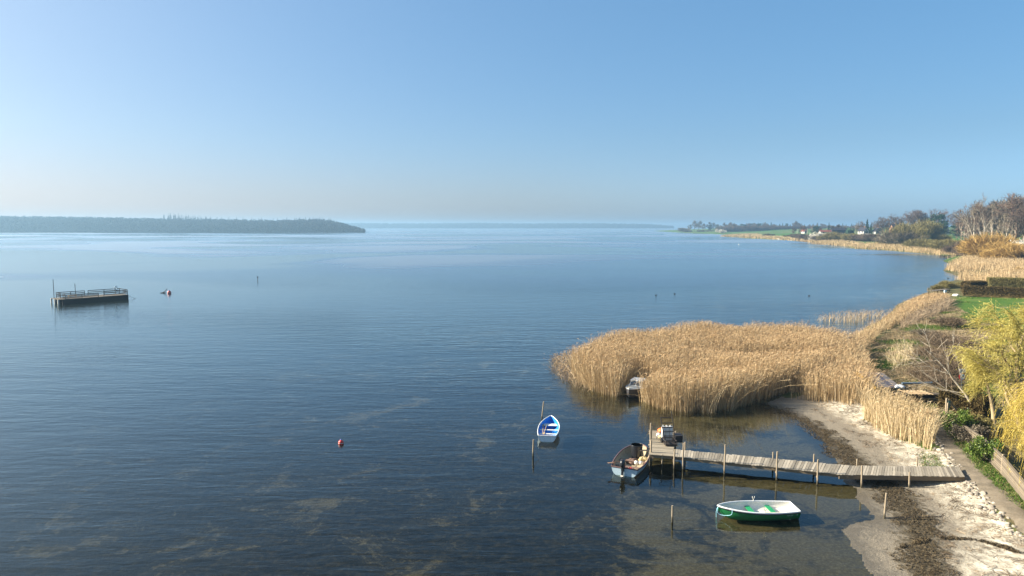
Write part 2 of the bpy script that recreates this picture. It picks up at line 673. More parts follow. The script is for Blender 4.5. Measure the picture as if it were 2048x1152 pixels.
c = mixc(nt, deep, c, (0.010, 0.030, 0.040))  # blue light scattered in deep water, painted into the bed colour
principled(nt, out, c, 0.9, 0.1, bump(nt, n3, 0.6, 0.03))
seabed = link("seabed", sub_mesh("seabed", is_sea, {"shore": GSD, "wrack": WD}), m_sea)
tag(seabed, kind='structure')

# beach: dry pale sand with litter inland, damp grey-brown flats and a dark wrack belt along the water
m_beach, nt, out = new_mat("beach_sand")
v = coords(nt)
sd = attr(nt, "shore")
wk = attr(nt, "wrack")
n1 = noise(nt, v, 0.5, 6, 0.6, 0.5)
n2 = noise(nt, v, 2.4, 6, 0.68, 0.3)
n3 = noise(nt, v, 16.0, 5, 0.72)
n4 = noise(nt, coords(nt, (2.6, 1.2, 1), (0, 0, 0.6)), 1.7, 7, 0.72, 1.2)
n6 = noise(nt, v, 0.9, 4, 0.6, 1.5)
w = math_n(nt, 'ADD', sd, math_n(nt, 'MULTIPLY', math_n(nt, 'SUBTRACT', n1, 0.5), 3.0))
dry = ramp(nt, n3, [(0.22, (0.17, 0.135, 0.09)), (0.34, (0.52, 0.45, 0.33)), (0.52, (0.74, 0.67, 0.52)), (0.75, (0.86, 0.81, 0.69))])
damp = ramp(nt, n3, [(0.28, (0.115, 0.095, 0.066)), (0.5, (0.225, 0.19, 0.138)), (0.72, (0.34, 0.295, 0.22))])
dry = mixc(nt, maprange(nt, n6, 0.40, 0.62, 0.75, 0.0), dry, damp)
c = mixc(nt, maprange(nt, w, 3.4, 5.0), damp, dry)
lit = math_n(nt, 'MULTIPLY', maprange(nt, n4, 0.52, 0.62, 0.0, 0.85), maprange(nt, sd, 2.5, 5.0))
c = mixc(nt, lit, c, (0.075, 0.050, 0.030))
film = maprange(nt, math_n(nt, 'ADD', sd, math_n(nt, 'MULTIPLY', math_n(nt, 'SUBTRACT', n6, 0.5), 3.0)), 0.2, 1.7, 1.0, 0.0)
c = mixc(nt, math_n(nt, 'MULTIPLY', film, 0.6), c, (0.07, 0.06, 0.042))
wkn = math_n(nt, 'ADD', wk, math_n(nt, 'MULTIPLY', math_n(nt, 'SUBTRACT', n2, 0.5), 3.6))
belt = maprange(nt, wkn, 1.20, 0.55)
wc = ramp(nt, n3, [(0.28, (0.020, 0.015, 0.008)), (0.5, (0.070, 0.053, 0.027)), (0.66, (0.13, 0.10, 0.055)), (0.8, (0.26, 0.21, 0.13))])
c = mixc(nt, math_n(nt, 'MULTIPLY', belt, 0.92), c, wc)
rgh = maprange(nt, film, 0.0, 1.0, 0.92, 0.28)
hh = math_n(nt, 'ADD', math_n(nt, 'ADD', n2, math_n(nt, 'MULTIPLY', n3, 0.6)), math_n(nt, 'MULTIPLY', belt, 0.8))
principled(nt, out, c, rgh, 0.35, bump(nt, hh, 0.8, 0.11))
beach = link("beach", sub_mesh("beach", is_beach, {"shore": GSD, "wrack": WD}), m_beach)
tag(beach, kind='structure')

# meadow: rough grass, straw and bare brown patches near; a mown lawn; farmland beyond
LAWN_PX = [(1897, 590), (1935, 594), (2048, 590), (2150, 600), (2150, 665), (2020, 655), (1990, 660), (1935, 648), (1905, 640), (1880, 640), (1895, 620)]
LAWN = [G(x, y)[:2] for x, y in LAWN_PX]
lawn_w = np.where(in_poly(GP, LAWN), 1, -1) * dist_polyline(GP, LAWN + [LAWN[0]])
verge = sstep(2.6, 1.2, PD) * (side_inland(GP) < 0)
lawn_a = np.clip(np.maximum(sstep(-2.0, 2.0, lawn_w + 3 * (vnoise(GP, 0.3, 4) - 0.5)), verge), 0, 1)
field_a = sstep(250, 330, GP[:, 1])
m_mead, nt, out = new_mat("meadow_grass")
v = coords(nt)
n1 = noise(nt, v, 0.22, 6, 0.62, 0.4)
n2 = noise(nt, v, 1.6, 6, 0.65)
n3 = noise(nt, v, 12.0, 4, 0.7)
rough = ramp(nt, n1, [(0.34, (0.055, 0.085, 0.018)), (0.47, (0.10, 0.105, 0.035)), (0.56, (0.19, 0.145, 0.075)), (0.68, (0.15, 0.105, 0.06))])
rough = mixc(nt, maprange(nt, n2, 0.40, 0.62, 0, 0.85), rough, (0.050, 0.060, 0.020))
rough = mixc(nt, maprange(nt, n3, 0.5, 0.75, 0, 0.6), rough, (0.22, 0.18, 0.10))
lawn = ramp(nt, n1, [(0.3, (0.045, 0.100, 0.014)), (0.48, (0.070, 0.140, 0.018)), (0.60, (0.12, 0.16, 0.035)), (0.72, (0.28, 0.23, 0.12))])
lawn = mixc(nt, maprange(nt, n2, 0.45, 0.7, 0, 0.5), lawn, (0.030, 0.085, 0.012))
nf = noise(nt, v, 0.012, 3, 0.5)
field = ramp(nt, nf, [(0.40, (0.055, 0.135, 0.022)), (0.52, (0.09, 0.15, 0.035)), (0.60, (0.13, 0.14, 0.05)), (0.7, (0.07, 0.13, 0.03))])
c = mixc(nt, attr(nt, "lawn"), rough, lawn)
c = mixc(nt, attr(nt, "field"), c, field)
principled(nt, out, c, 0.9, 0.15, bump(nt, math_n(nt, 'ADD', n2, n3), 0.7, 0.08))
meadow = link("meadow", sub_mesh("meadow", is_land, {"lawn": lawn_a, "field": field_a}), m_mead)
tag(meadow, kind='structure')

# --- footpath: a ribbon of trodden earth draped on the ground
def ribbon(pts, w, lift, step=0.35):
    pts = [np.array(p[:2]) for p in pts]
    L = [0.0]
    for a, b in zip(pts, pts[1:]): L.append(L[-1] + np.linalg.norm(b - a))
    s = np.arange(0, L[-1], step)
    X = np.interp(s, L, [p[0] for p in pts]); Y = np.interp(s, L, [p[1] for p in pts])
    for _ in range(6):
        X[1:-1] = (X[:-2] + 2 * X[1:-1] + X[2:]) / 4; Y[1:-1] = (Y[:-2] + 2 * Y[1:-1] + Y[2:]) / 4
    dx, dy = np.gradient(X), np.gradient(Y)
    n = np.hypot(dx, dy); nx, ny = -dy / n, dx / n
    rows = []
    for k in np.linspace(-0.5, 0.5, 7):
        wob = w * (1 + 0.18 * np.sin(s * 1.7 + k) + 0.1 * np.sin(s * 4.1))
        px, py = X + nx * k * wob, Y + ny * k * wob
        z = height(np.stack([px, py], 1)) + lift - 0.05 * (2 * abs(k)) ** 4
        rows.append(np.stack([px, py, z], 1))
    R = np.stack(rows, 1)
    n0, k0 = R.shape[:2]
    I = np.arange(n0 * k0).reshape(n0, k0)
    Q = np.stack([I[:-1, :-1], I[:-1, 1:], I[1:, 1:], I[1:, :-1]], 2).reshape(-1, 4)[:, ::-1]
    return R.reshape(-1, 3), Q

m_path, nt, out = new_mat("path_earth")
v = coords(nt)
n1 = noise(nt, v, 1.2, 6, 0.65); n2 = noise(nt, v, 11, 4, 0.7)
c = ramp(nt, n1, [(0.3, (0.10, 0.085, 0.06)), (0.55, (0.19, 0.155, 0.11)), (0.75, (0.26, 0.22, 0.16))])
c = mixc(nt, maprange(nt, n2, 0.5, 0.8, 0, 0.5), c, (0.34, 0.30, 0.23))
principled(nt, out, c, 0.9, 0.2, bump(nt, n2, 0.6, 0.03))
V, Q = ribbon(PATH, 1.25, 0.05)
tag(link("path", mesh_np("path", V, Q, True), m_path), kind='structure')

# --- water: one clear sheet, wind ripples as bump, calmer in the lee of the reeds
m_wat, nt, out = new_mat("water_surface")
v = coords(nt)
def vcoords(sx, sy, rz): return coords(nt, (sx, sy, 1), (0, 0, rad(rz)))
big = noise(nt, vcoords(0.0040, 0.0065, 8), 1.0, 2.5, 0.45, 0.9)           # long wind streaks
mid = noise(nt, vcoords(0.012, 0.05, 0), 1.0, 3, 0.5)
wave1 = noise(nt, vcoords(0.42, 1.55, -7), 1.0, 2, 0.45, 0.5)           # wavelets
wave2 = noise(nt, vcoords(1.3, 4.4, 6), 1.0, 3, 0.5, 0.3)
wave3 = noise(nt, vcoords(0.10, 0.42, -5), 1.0, 2, 0.5, 0.3)
sep = nt.nodes.new("ShaderNodeSeparateXYZ"); nt.links.new(v, sep.inputs[0])
# lee: distance from the sheltered cove round the jetty
vm = nt.nodes.new("ShaderNodeVectorMath"); vm.operation = 'DISTANCE'
nt.links.new(v, vm.inputs[0]); vm.inputs[1].default_value = (20.0, 40.0, 0.0)
lee = maprange(nt, math_n(nt, 'ADD', vm.outputs[1], math_n(nt, 'MULTIPLY', mid, 8.0)), 11.0, 30.0, 0.10, 1.0)
streak = maprange(nt, big, 0.44, 0.60, 0.40, 1.45)
# far out the wavelets are too small to see one by one: there they act as roughness of the surface
fade = maprange(nt, vm.outputs[1], 55.0, 240.0, 1.0, 0.16)
amp = math_n(nt, 'MULTIPLY', math_n(nt, 'MULTIPLY', lee, streak), fade)
grain = math_n(nt, 'ADD', math_n(nt, 'MULTIPLY', maprange(nt, vm.outputs[1], 40.0, 230.0, 0.0, 0.24), streak), 0.025)
h = math_n(nt, 'ADD', math_n(nt, 'MULTIPLY', wave1, 0.080), math_n(nt, 'MULTIPLY', wave2, 0.030))
h = math_n(nt, 'ADD', h, math_n(nt, 'MULTIPLY', wave3, 0.11))
h = math_n(nt, 'MULTIPLY', h, amp)
nb = bump(nt, h, 1.0, 1.0)
# reflectance of a water surface (Schlick), the same from above and from below so that sunlight reaches the bed
geo = nt.nodes.new("ShaderNodeNewGeometry")
dp = nt.nodes.new("ShaderNodeVectorMath"); dp.operation = 'DOT_PRODUCT'
nt.links.new(geo.outputs['Incoming'], dp.inputs[0]); nt.links.new(nb, dp.inputs[1])
cs_ = math_n(nt, 'ABSOLUTE', dp.outputs['Value'])
om_ = math_n(nt, 'SUBTRACT', 1.0, math_n(nt, 'ADD', cs_, math_n(nt, 'MULTIPLY', grain, 0.13)), True)
sch = math_n(nt, 'POWER', om_, 4.5)
fr = nt.nodes.new("ShaderNodeMath"); fr.operation = 'MULTIPLY_ADD'
nt.links.new(sch, fr.inputs[0]); fr.inputs[1].default_value = 0.985; fr.inputs[2].default_value = 0.01
gl = nt.nodes.new("ShaderNodeBsdfGlossy"); nt.links.new(grain, gl.inputs['Roughness'])
gl.inputs['Color'].default_value = (0.84, 0.95, 1.0, 1)
nt.links.new(nb, gl.inputs['Normal'])
tr = nt.nodes.new("ShaderNodeBsdfTransparent"); tr.inputs['Color'].default_value = (0.50, 0.51, 0.41, 1)
mx = nt.nodes.new("ShaderNodeMixShader")
nt.links.new(fr.outputs[0], mx.inputs[0]); nt.links.new(tr.outputs[0], mx.inputs[1]); nt.links.new(gl.outputs[0], mx.inputs[2])
nt.links.new(mx.outputs[0], out.inputs['Surface'])
wm = MB(); wm.add([(-12000, 2, 0), (12000, 2, 0), (12000, 8990, 0), (-12000, 8990, 0)], [(0, 1, 2, 3)])
water = wm.build("water", m_wat)
tag(water, kind='structure')

# --- the wooded headland across the fjord and the faint far coast
def far_land(prof, D, depth, base_z=-1.0):
    """hill mesh from (px, top row of ground) pairs at forward distance D"""
    pxs = np.array([p[0] for p in prof], float); tops = np.array([p[1] for p in prof], float)
    n = 160
    X = np.linspace(pxs[0], pxs[-1], n)
    T = np.interp(X, pxs, tops)
    zc = D * math.cos(rad(PITCH))
    xw = (X - 1024) / FPX * D
    ztop = CAM_H + (452.3 - T) / FPX * D
    rows = []
    for k, f in ((0.0, 0.0), (0.05, 0.28), (0.16, 0.6), (0.35, 0.88), (0.6, 1.0), (1.0, 0.75)):
        z = np.maximum(ztop, 0.0) * f + (base_z if f == 0 else 0)
        wob = 12 * (vnoise(np.stack([xw, xw * 0 + k * 50], 1), 0.012, 71) - 0.5) * (D / 1600)
        rows.append(np.stack([xw * (D + depth * k) / D, D + depth * k + wob, z], 1))
    return np.stack(rows, 0)


def far_woods(name, label, R, mat, n, size, hmean, conifers=(), D=1600):
    nr, nc = R.shape[:2]
    i = RNG.uniform(0, nr - 1.01, n); j = RNG.uniform(0, nc - 1.01, n)
    i0 = i.astype(int); j0 = j.astype(int); fi = (i - i0)[:, None]; fj = (j - j0)[:, None]
    P = (R[i0, j0] * (1 - fi) + R[i0 + 1, j0] * fi) * (1 - fj) + (R[i0, j0 + 1] * (1 - fi) + R[i0 + 1, j0 + 1] * fi) * fj
    edge = np.minimum(1, (nc - 1 - j) / 10)
    hh = hmean * RNG.uniform(0.7, 1.25, n) * (0.45 + 0.55 * edge)
    B = []; Wd = []
    m = 16
    for q in range(m):
        d = RNG.normal(size=(n, 3)); d /= np.linalg.norm(d, axis=1, keepdims=True)
        c = P + np.stack([np.zeros(n), np.zeros(n), np.maximum(hh * 0.55, 1.0)], 1) + d * np.stack([hh * 0.36, hh * 0.36, hh * 0.46], 1) * RNG.uniform(0.5, 1, n)[:, None]
        e = RNG.normal(size=(n, 3)); e /= np.linalg.norm(e, axis=1, keepdims=True)
        B.append(np.stack([c - e * size * 0.5, c, c + e * size * 0.5], 1)); Wd.append(np.tile([size * 0.4, size * 0.8, size * 0.2], (n, 1)))
    V, Q = strip_mesh(np.concatenate(B), np.concatenate(Wd))
    parts = [(V, Q, 0)]
    for (px, h) in conifers:
        jx = np.argmin(np.abs(R[3, :, 0] - (px - 1024) / FPX * D))
        p = R[3, jx] + np.array([RNG.uniform(-3, 3), RNG.uniform(-20, 10), 0])
        t = RNG.random(70); a = RNG.uniform(0, 6.28, 70); r = (1 - t) * h * 0.2 + 0.3
        q0 = np.stack([p[0] + 0 * t, p[1] + 0 * t, p[2] + h * t], 1); q1 = q0 + np.stack([r * np.cos(a), r * np.sin(a), -0.3 * r], 1)
        V, Q = strip_mesh(np.stack([q0, (q0 + q1) / 2, q1], 1), np.tile([0.8, 1.6, 0.5], (70, 1)))
        parts.append((V, Q, 0))
    V, Q, mi = join_vq(parts)
    o = link(name, mesh_np(name, V, Q), mat)
    return tag(o, label, None, None, 'stuff')


def land_mesh(name, R, mat):
    nr, nc = R.shape[:2]
    I = np.arange(nr * nc).reshape(nr, nc)
    Q = np.stack([I[:-1, :-1], I[:-1, 1:], I[1:, 1:], I[1:, :-1]], 2).reshape(-1, 4)
    o = link(name, mesh_np(name, R.reshape(-1, 3), Q, True), mat)
    return tag(o, kind='structure')


M_HILL = plain("woodland_floor", (0.03, 0.028, 0.02), 0.95, 0.05)
M_WOOD = leafy("bare_wood", [(0, (0.020, 0.018, 0.014)), (0.6, (0.035, 0.032, 0.024)), (1, (0.05, 0.045, 0.034))], 0.95, 0.02)
HEAD = far_land([(-700, 440), (-300, 440), (0, 440), (150, 442), (300, 445), (365, 447), (450, 448), (560, 450), (640, 447), (685, 452), (708, 459), (730, 464.5)], 1560, 420)
land_mesh("hills", HEAD, M_HILL)
far_woods("headland_woods", "dark wooded headland across the fjord on the left", HEAD, M_WOOD, 12000, 3.0, 12.5,
          [(367, 17), (375, 24)] + [(377 + 2.1 * k, 27 - 0.22 * k + 3 * math.sin(k * 2.3)) for k in range(40)] + [(462 + 6 * k, 18 + 3 * math.sin(k * 1.7)) for k in range(26)] + [(620 + 5 * k, 19 + 2 * math.sin(k * 1.9)) for k in range(14)], 1560 + 250)
COAST = far_land([(560, 452), (735, 451.6), (800, 452.4), (900, 452), (960, 451), (1050, 452.5), (1150, 451.6), (1250, 453), (1345, 455)], 4600, 700)
land_mesh("far_coast", COAST, M_HILL)
far_woods("far_coast_woods", "faint low tree line on the far coast in the middle of the horizon", COAST, M_WOOD, 4500, 10.0, 18.0, [], 4600)

# --- haze: the air over the fjord
m_haze, nt, out = new_mat("haze_air")
pv = nt.nodes.new("ShaderNodeVolumePrincipled")
pv.inputs['Color'].default_value = (0.36, 0.60, 0.83, 1)
pv.inputs['Density'].default_value = 0.00028
pv.inputs['Anisotropy'].default_value = 0.30
nt.links.new(pv.outputs[0], out.inputs['Volume'])
hb = MB(); hb.box((0, 4550, 22.3), (28000, 9300, 55.4))
haze = hb.build("haze", m_haze)
tag(haze, kind='stuff')

# ================================================================== REEDS
REED_STALK = leafy("reed_stalk", [(0.0, (0.13, 0.085, 0.04)), (0.25, (0.33, 0.23, 0.12)), (0.6, (0.54, 0.40, 0.215)), (0.85, (0.66, 0.51, 0.30)), (1.0, (0.76, 0.63, 0.42))], 0.7, 0.2, 0.15, patch=(0.40, 0.275, 0.14), patch_scale=0.22)
REED_PLUME = leafy("reed_plume", [(0.0, (0.27, 0.165, 0.085)), (0.5, (0.45, 0.31, 0.165)), (1.0, (0.60, 0.45, 0.27))], 0.85, 0.1, 0.2)
REED_PALE = leafy("reed_stalk_pale", [(0.0, (0.20, 0.14, 0.07)), (0.3, (0.53, 0.41, 0.23)), (0.75, (0.66, 0.53, 0.32)), (1.0, (0.74, 0.62, 0.42))], 0.7, 0.2, 0.15)
REED_FAR = leafy("reed_far", [(0.0, (0.24, 0.16, 0.08)), (0.5, (0.42, 0.305, 0.165)), (1.0, (0.56, 0.43, 0.26))], 0.8, 0.1)
REED_GREY = leafy("reed_stalk_grey", [(0.0, (0.19, 0.13, 0.08)), (0.5, (0.33, 0.25, 0.16)), (1.0, (0.48, 0.38, 0.26))], 0.8, 0.15, 0.15)


def scatter(poly, dens, minx=None):
    poly = np.array([p[:2] for p in poly])
    lo, hi = poly.min(0), poly.max(0)
    n = int(np.prod(hi - lo) * dens)
    P = RNG.uniform(lo, hi, (n, 2))
    return P[in_poly(P, poly)]


def reeds(name, poly, dens, hgt, width, mats, label=None, lean_edge=0.45, edge=0.9, hfun=None, avoid=None, plume=1.0, lump=0.18, seg=3, rough_edge=0.8, lean=0.07, wet=True, extra_low=0.12):
    """a bed of reed stalks with plumes; stalks at the rim lean and splay outwards"""
    poly = [np.array(p[:2]) for p in poly]
    P = scatter(poly, dens)
    if avoid is not None: P = P[avoid(P)]
    dE = dist_polyline(P, poly + [poly[0]])
    keep = RNG.random(len(P)) < np.clip(0.15 + dE / rough_edge + 1.4 * (vnoise(P, 1.1, 31) - 0.45), 0, 1)
    P, dE = P[keep], dE[keep]
    n = len(P)
    # outward direction from the nearest rim, by finite differences
    e = 0.3
    cl = poly + [poly[0]]
    gx = dist_polyline(P + [e, 0], cl) - dist_polyline(P - [e, 0], cl)
    gy = dist_polyline(P + [0, e], cl) - dist_polyline(P - [0, e], cl)
    g = np.stack([gx, gy], 1); g /= np.maximum(np.linalg.norm(g, axis=1, keepdims=True), 1e-6)
    H = hgt * (1 + lump * 2 * (vnoise(P, 0.16, 41, 2) - 0.5) + lump * 1.2 * (vnoise(P, 0.7, 43, 2) - 0.5)) * RNG.uniform(0.78, 1.1, n)
    if hfun is not None: H = H * hfun(P)
    low = RNG.random(n) < extra_low
    H = np.where(low, H * RNG.uniform(0.25, 0.7, n), H)
    k = np.exp(-dE / edge)
    wind = np.stack([0.5 + 0.6 * (vnoise(P, 0.3, 51) - 0.5), -0.15 + 0.5 * (vnoise(P, 0.3, 52) - 0.5)], 1)
    L = RNG.normal(0, lean, (n, 2)) + wind * lean * 0.8 - g * (k * lean_edge * RNG.uniform(0.1, 1.0, n))[:, None]
    L = L + np.where((RNG.random(n) < 0.05 + 0.12 * k)[:, None], RNG.normal(0, 0.42, (n, 2)), 0.0)
    H = H * (1 - 0.30 * k * RNG.random(n) ** 2)
    z0 = height(P)
    z0 = np.maximum(z0, -0.4) if wet else z0
    base = np.concatenate([P, z0[:, None]], 1)
    t = np.linspace(0, 1, seg + 1)
    paths = np.zeros((n, seg + 1, 3))
    for i, tt in enumerate(t):
        paths[:, i, :2] = P + L * (H * tt ** 1.8)[:, None]
        paths[:, i, 2] = z0 + H * (tt - 0.16 * (np.linalg.norm(L, axis=1)) * tt ** 2)
    W = width * RNG.uniform(0.6, 1.35, n)[:, None] * (1 - 0.55 * t[None, :])
    V1, Q1 = strip_mesh(paths, W)
    parts = [(V1, Q1, 0)]
    # long drooping leaf blades along the stalk
    m = RNG.random(n) < 0.10
    b = paths[m][:, 1] * 0.5 + paths[m][:, 2] * 0.5
    d = RNG.normal(0, 1, (m.sum(), 3)); d[:, 2] = np.abs(d[:, 2]) * 0.2
    d /= np.linalg.norm(d, axis=1, keepdims=True)
    ll = RNG.uniform(0.25, 0.55, m.sum())[:, None]
    lp = np.stack([b, b + d * ll * 0.6 + [0, 0, 0.10], b + d * ll - [0, 0, 0.10]], 1)
    lw = np.repeat((width * 1.2 * RNG.uniform(0.5, 1, m.sum()))[:, None], 3, 1) * np.array([1, 0.8, 0.1])
    V2, Q2 = strip_mesh(lp, lw)
    parts.append((V2, Q2, 0))
    if plume > 0:
        m = (RNG.random(n) < 0.75 * plume) & ~low
        tip = paths[m][:, -1]
        dr = np.concatenate([L[m] + [0.35, -0.08] + RNG.normal(0, .2, (m.sum(), 2)), np.full((m.sum(), 1), 0.35)], 1)
        dr /= np.linalg.norm(dr, axis=1, keepdims=True)
        pl = RNG.uniform(0.16, 0.28, m.sum())[:, None]
        pp = np.stack([tip - dr * 0.02, tip + dr * pl * 0.5 + [0, 0, 0.03], tip + dr * pl - [0, 0, 0.05]], 1)
        pw = np.stack([np.full(m.sum(), width * 0.8), width * 1.2 * RNG.uniform(0.6, 1.2, m.sum()), np.full(m.sum(), width * 0.5)], 1)
        V3, Q3 = strip_mesh(pp, pw)
        parts.append((V3, Q3, 1))
    V, Q, mi = join_vq(parts)
    o = link(name, mesh_np(name, V, Q, False, mi), mats)
    return tag(o, label, None, None, 'stuff')


def px_poly(pts):
    """pixels with a height: (px, py) on the ground or (px, py, z) at that height"""
    return [G(*p)[:2] if len(p) == 2 else at(*p)[:2] for p in pts]


# where the cabin boat lies in its slot
CABIN_C = at(1268, 790, 0.2)[:2] + np.array([0.55, 1.5])
CABIN_A = rad(62)       # heading of the stern-to-bow axis is opposite: the bow points out of the reeds, to the left and towards us
def slot(P):
    d = P - CABIN_C
    u = np.array([math.cos(CABIN_A), math.sin(CABIN_A)]); w = np.array([-u[1], u[0]])
    a = d @ u; b = d @ w
    lens = (np.abs(b) < 1.15) & (a > -3.6) & (a < 2.6)
    return ~lens

MAIN = px_poly([(1146, 728, 0), (1142, 748, 0), (1156, 770, 0), (1185, 783, 0), (1225, 795, 0), (1258, 800, 0), (1284, 806, 0), (1320, 819, 0), (1370, 826, 0), (1420, 828, 0),
                (1470, 822, 0), (1512, 808, 0), (1535, 800, 0), (1562, 790), (1620, 780), (1668, 742), (1690, 700), (1662, 672, 1.5), (1640, 652, 2.5), (1590, 641, 2.7), (1500, 638, 2.8), (1400, 642, 2.7),
                (1300, 652, 2.6), (1225, 660, 2.6), (1185, 672, 2.6), (1160, 690, 2.4)])
def main_h(P):
    # a trough of lower, trampled reed behind the front clump, and a low fringe at the left tip
    c1 = at(1530, 712, 1.5)[:2]; c2 = at(1310, 742, 2.0)[:2]
    a = np.exp(-(((P[:, 0] - c1[0]) / 6.0) ** 2 + ((P[:, 1] - c1[1]) / 3.2) ** 2))
    tip = at(1118, 725, 0.0)[:2]
    b = np.exp(-(np.hypot(P[:, 0] - tip[0], P[:, 1] - tip[1]) / 2.2) ** 2)
    c = np.exp(-(((P[:, 0] - c2[0]) / 3.0) ** 2 + ((P[:, 1] - c2[1]) / 1.6) ** 2))
    g1 = at(1292, 760, 1.5)[:2]
    d = np.exp(-(((P[:, 0] - g1[0]) / 1.0) ** 2 + ((P[:, 1] - g1[1] - 2.5) / 3.5) ** 2))
    return 1 - 0.50 * a - 0.55 * b - 0.18 * c - 0.30 * d
reeds("reed_bed", MAIN, 120, 2.85, 0.026, [REED_STALK, REED_PLUME], "tall golden reeds growing in the water behind the jetty", hfun=main_h, avoid=slot)

SHORE_STRIP = px_poly([(1575, 797), (1640, 806), (1700, 812), (1736, 812), (1742, 775), (1722, 735), (1728, 705), (1762, 668), (1800, 648), (1845, 628), (1882, 615), (1900, 604),
                       (1898, 588, 2.0), (1868, 581, 2.2), (1838, 586, 2.2), (1800, 603, 2.2), (1765, 626, 2.2), (1722, 651, 2.2), (1690, 668, 2.2), (1640, 700, 2.2), (1610, 745, 2.2)])
def strip_h(P):
    far = sstep(60, 95, P[:, 1])
    return 0.95 - 0.30 * far
reeds("reed_bed", SHORE_STRIP, 75, 2.55, 0.029, [REED_STALK, REED_PLUME], "golden reeds running along the shore towards the lawn", hfun=strip_h, wet=False, lean_edge=0.5)

FRONT = px_poly([(1722, 832), (1745, 858), (1790, 880), (1835, 895), (1864, 902), (1872, 880), (1850, 862), (1800, 840), (1762, 822), (1740, 812)])
reeds("reed_bed", FRONT, 120, 2.35, 0.024, [REED_PALE, REED_STALK], "pale straw coloured reeds on the beach beside the path", lean_edge=0.35, edge=0.6, wet=False, rough_edge=0.35, lump=0.10, lean=0.10, extra_low=0.25)

SPARSE = px_poly([(1618, 640, 0), (1660, 646, 0), (1720, 648, 0), (1760, 638), (1775, 630), (1740, 630, 0), (1680, 634, 0)])
reeds("reed_bed", SPARSE, 8, 1.4, 0.03, [REED_STALK, REED_PLUME], "thin scattered reeds standing in open water off the shore strip", lean=0.3, rough_edge=0.6)

FRINGE = px_poly([(1100, 716, 0), (1104, 744, 0), (1145, 778, 0), (1175, 784, 0), (1162, 750, 0), (1152, 722, 0), (1130, 708, 0)])
reeds("reed_bed", FRINGE, 34, 1.05, 0.028, [REED_GREY, REED_PLUME], "low broken reed stems at the outer tip of the reed bed", lean=0.4, rough_edge=0.5)

DEADPATCH = px_poly([(1770, 732), (1800, 740), (1830, 728), (1826, 708), (1790, 705)])
reeds("reed_bed", DEADPATCH, 22, 1.7, 0.03, [REED_PALE, REED_PALE], "thin pale reed patch standing in the rough grass", wet=False, lean=0.18, rough_edge=0.8, plume=0.4)

GREYSTRIP = px_poly([(1800, 660), (1850, 640), (1895, 622), (1906, 606), (1890, 600), (1850, 616), (1800, 640)])
reeds("tall_dead_weeds", GREYSTRIP, 30, 1.35, 0.035, [REED_GREY, REED_GREY], "greyish dead weeds between the reeds and the lawn", wet=False, lean=0.3, lump=0.4)

FARREED = [
    ([(1905, 557, 0), (1965, 570), (2048, 580), (2140, 582), (2140, 520), (2048, 519), (1990, 524), (1985, 540), (1970, 556), (1930, 552, 0)], 6.0, 2.2, 0.06, "broad golden reed field behind the hedges"),
    ([(1888, 542, 0), (1930, 547, 0), (1975, 542), (2048, 522), (2048, 508), (1990, 506), (1935, 516), (1905, 527, 0), (1895, 535, 0)], 4.0, 2.2, 0.08, "golden reeds beside the small inlet with bare bushes behind"),
    ([(1886, 522, 0), (1918, 512, 0), (1965, 519), (1990, 508), (1960, 500), (1925, 503), (1908, 514, 0)], 3.0, 2.2, 0.09, "rounded reed clump below the white trunked birches"),
    ([(1708, 497.5, 0), (1790, 502.5, 0), (1860, 508.5, 0), (1908, 513, 0), (1932, 503), (1900, 496), (1850, 492), (1780, 488), (1725, 489)], 1.5, 2.1, 0.13, "long reed belt below the olive green shrubs"),
    ([(1622, 487.5, 0), (1690, 493, 0), (1712, 497, 0), (1730, 489), (1700, 484), (1650, 481.5)], 1.1, 2.0, 0.17, "reed belt below the brown thicket further along the shore"),
    ([(1500, 476.5, 0), (1600, 482.5, 0), (1625, 487, 0), (1640, 481), (1600, 476.5), (1530, 472.5)], 0.4, 2.1, 0.30, "thin distant reed belt below the grey shrubs"),
    ([(1440, 473, 0), (1505, 477, 0), (1530, 472), (1500, 468.5), (1455, 470)], 0.25, 2.1, 0.40, "most distant reed belt, below the far green field"),
]
for pts, dens, hgt, wid, lab in FARREED:
    reeds("reed_bed", px_poly(pts), dens, hgt, wid, [REED_FAR, REED_STALK], lab, lean_edge=0.3, edge=2.0, rough_edge=1.5, lump=0.15, seg=2, wet=False, extra_low=0.3)

# ================================================================== BOATS, JETTY, RAFT AND SMALL THINGS
W_GREY = wood("weathered_deck", (0.25, 0.215, 0.16), (0.50, 0.44, 0.345), (0, 1, 0), island=0.75)
W_GREYX = wood("weathered_platform", (0.24, 0.20, 0.145), (0.43, 0.37, 0.27), (1, 0, 0))
W_POST = wood("post_timber", (0.22, 0.17, 0.11), (0.48, 0.40, 0.29), (0, 0, 1), island=0.2)
W_BEAM = wood("beam_timber", (0.16, 0.12, 0.075), (0.30, 0.235, 0.155), (1, 0, 0))
W_DARK = wood("wet_timber", (0.03, 0.025, 0.02), (0.07, 0.055, 0.04), (0, 0, 1))
W_OAR = wood("oar_timber", (0.42, 0.29, 0.16), (0.62, 0.47, 0.29), (1, 0, 0))
W_BOARD = wood("fence_board", (0.13, 0.105, 0.075), (0.27, 0.225, 0.165), (1, 0, 0), island=0.6)
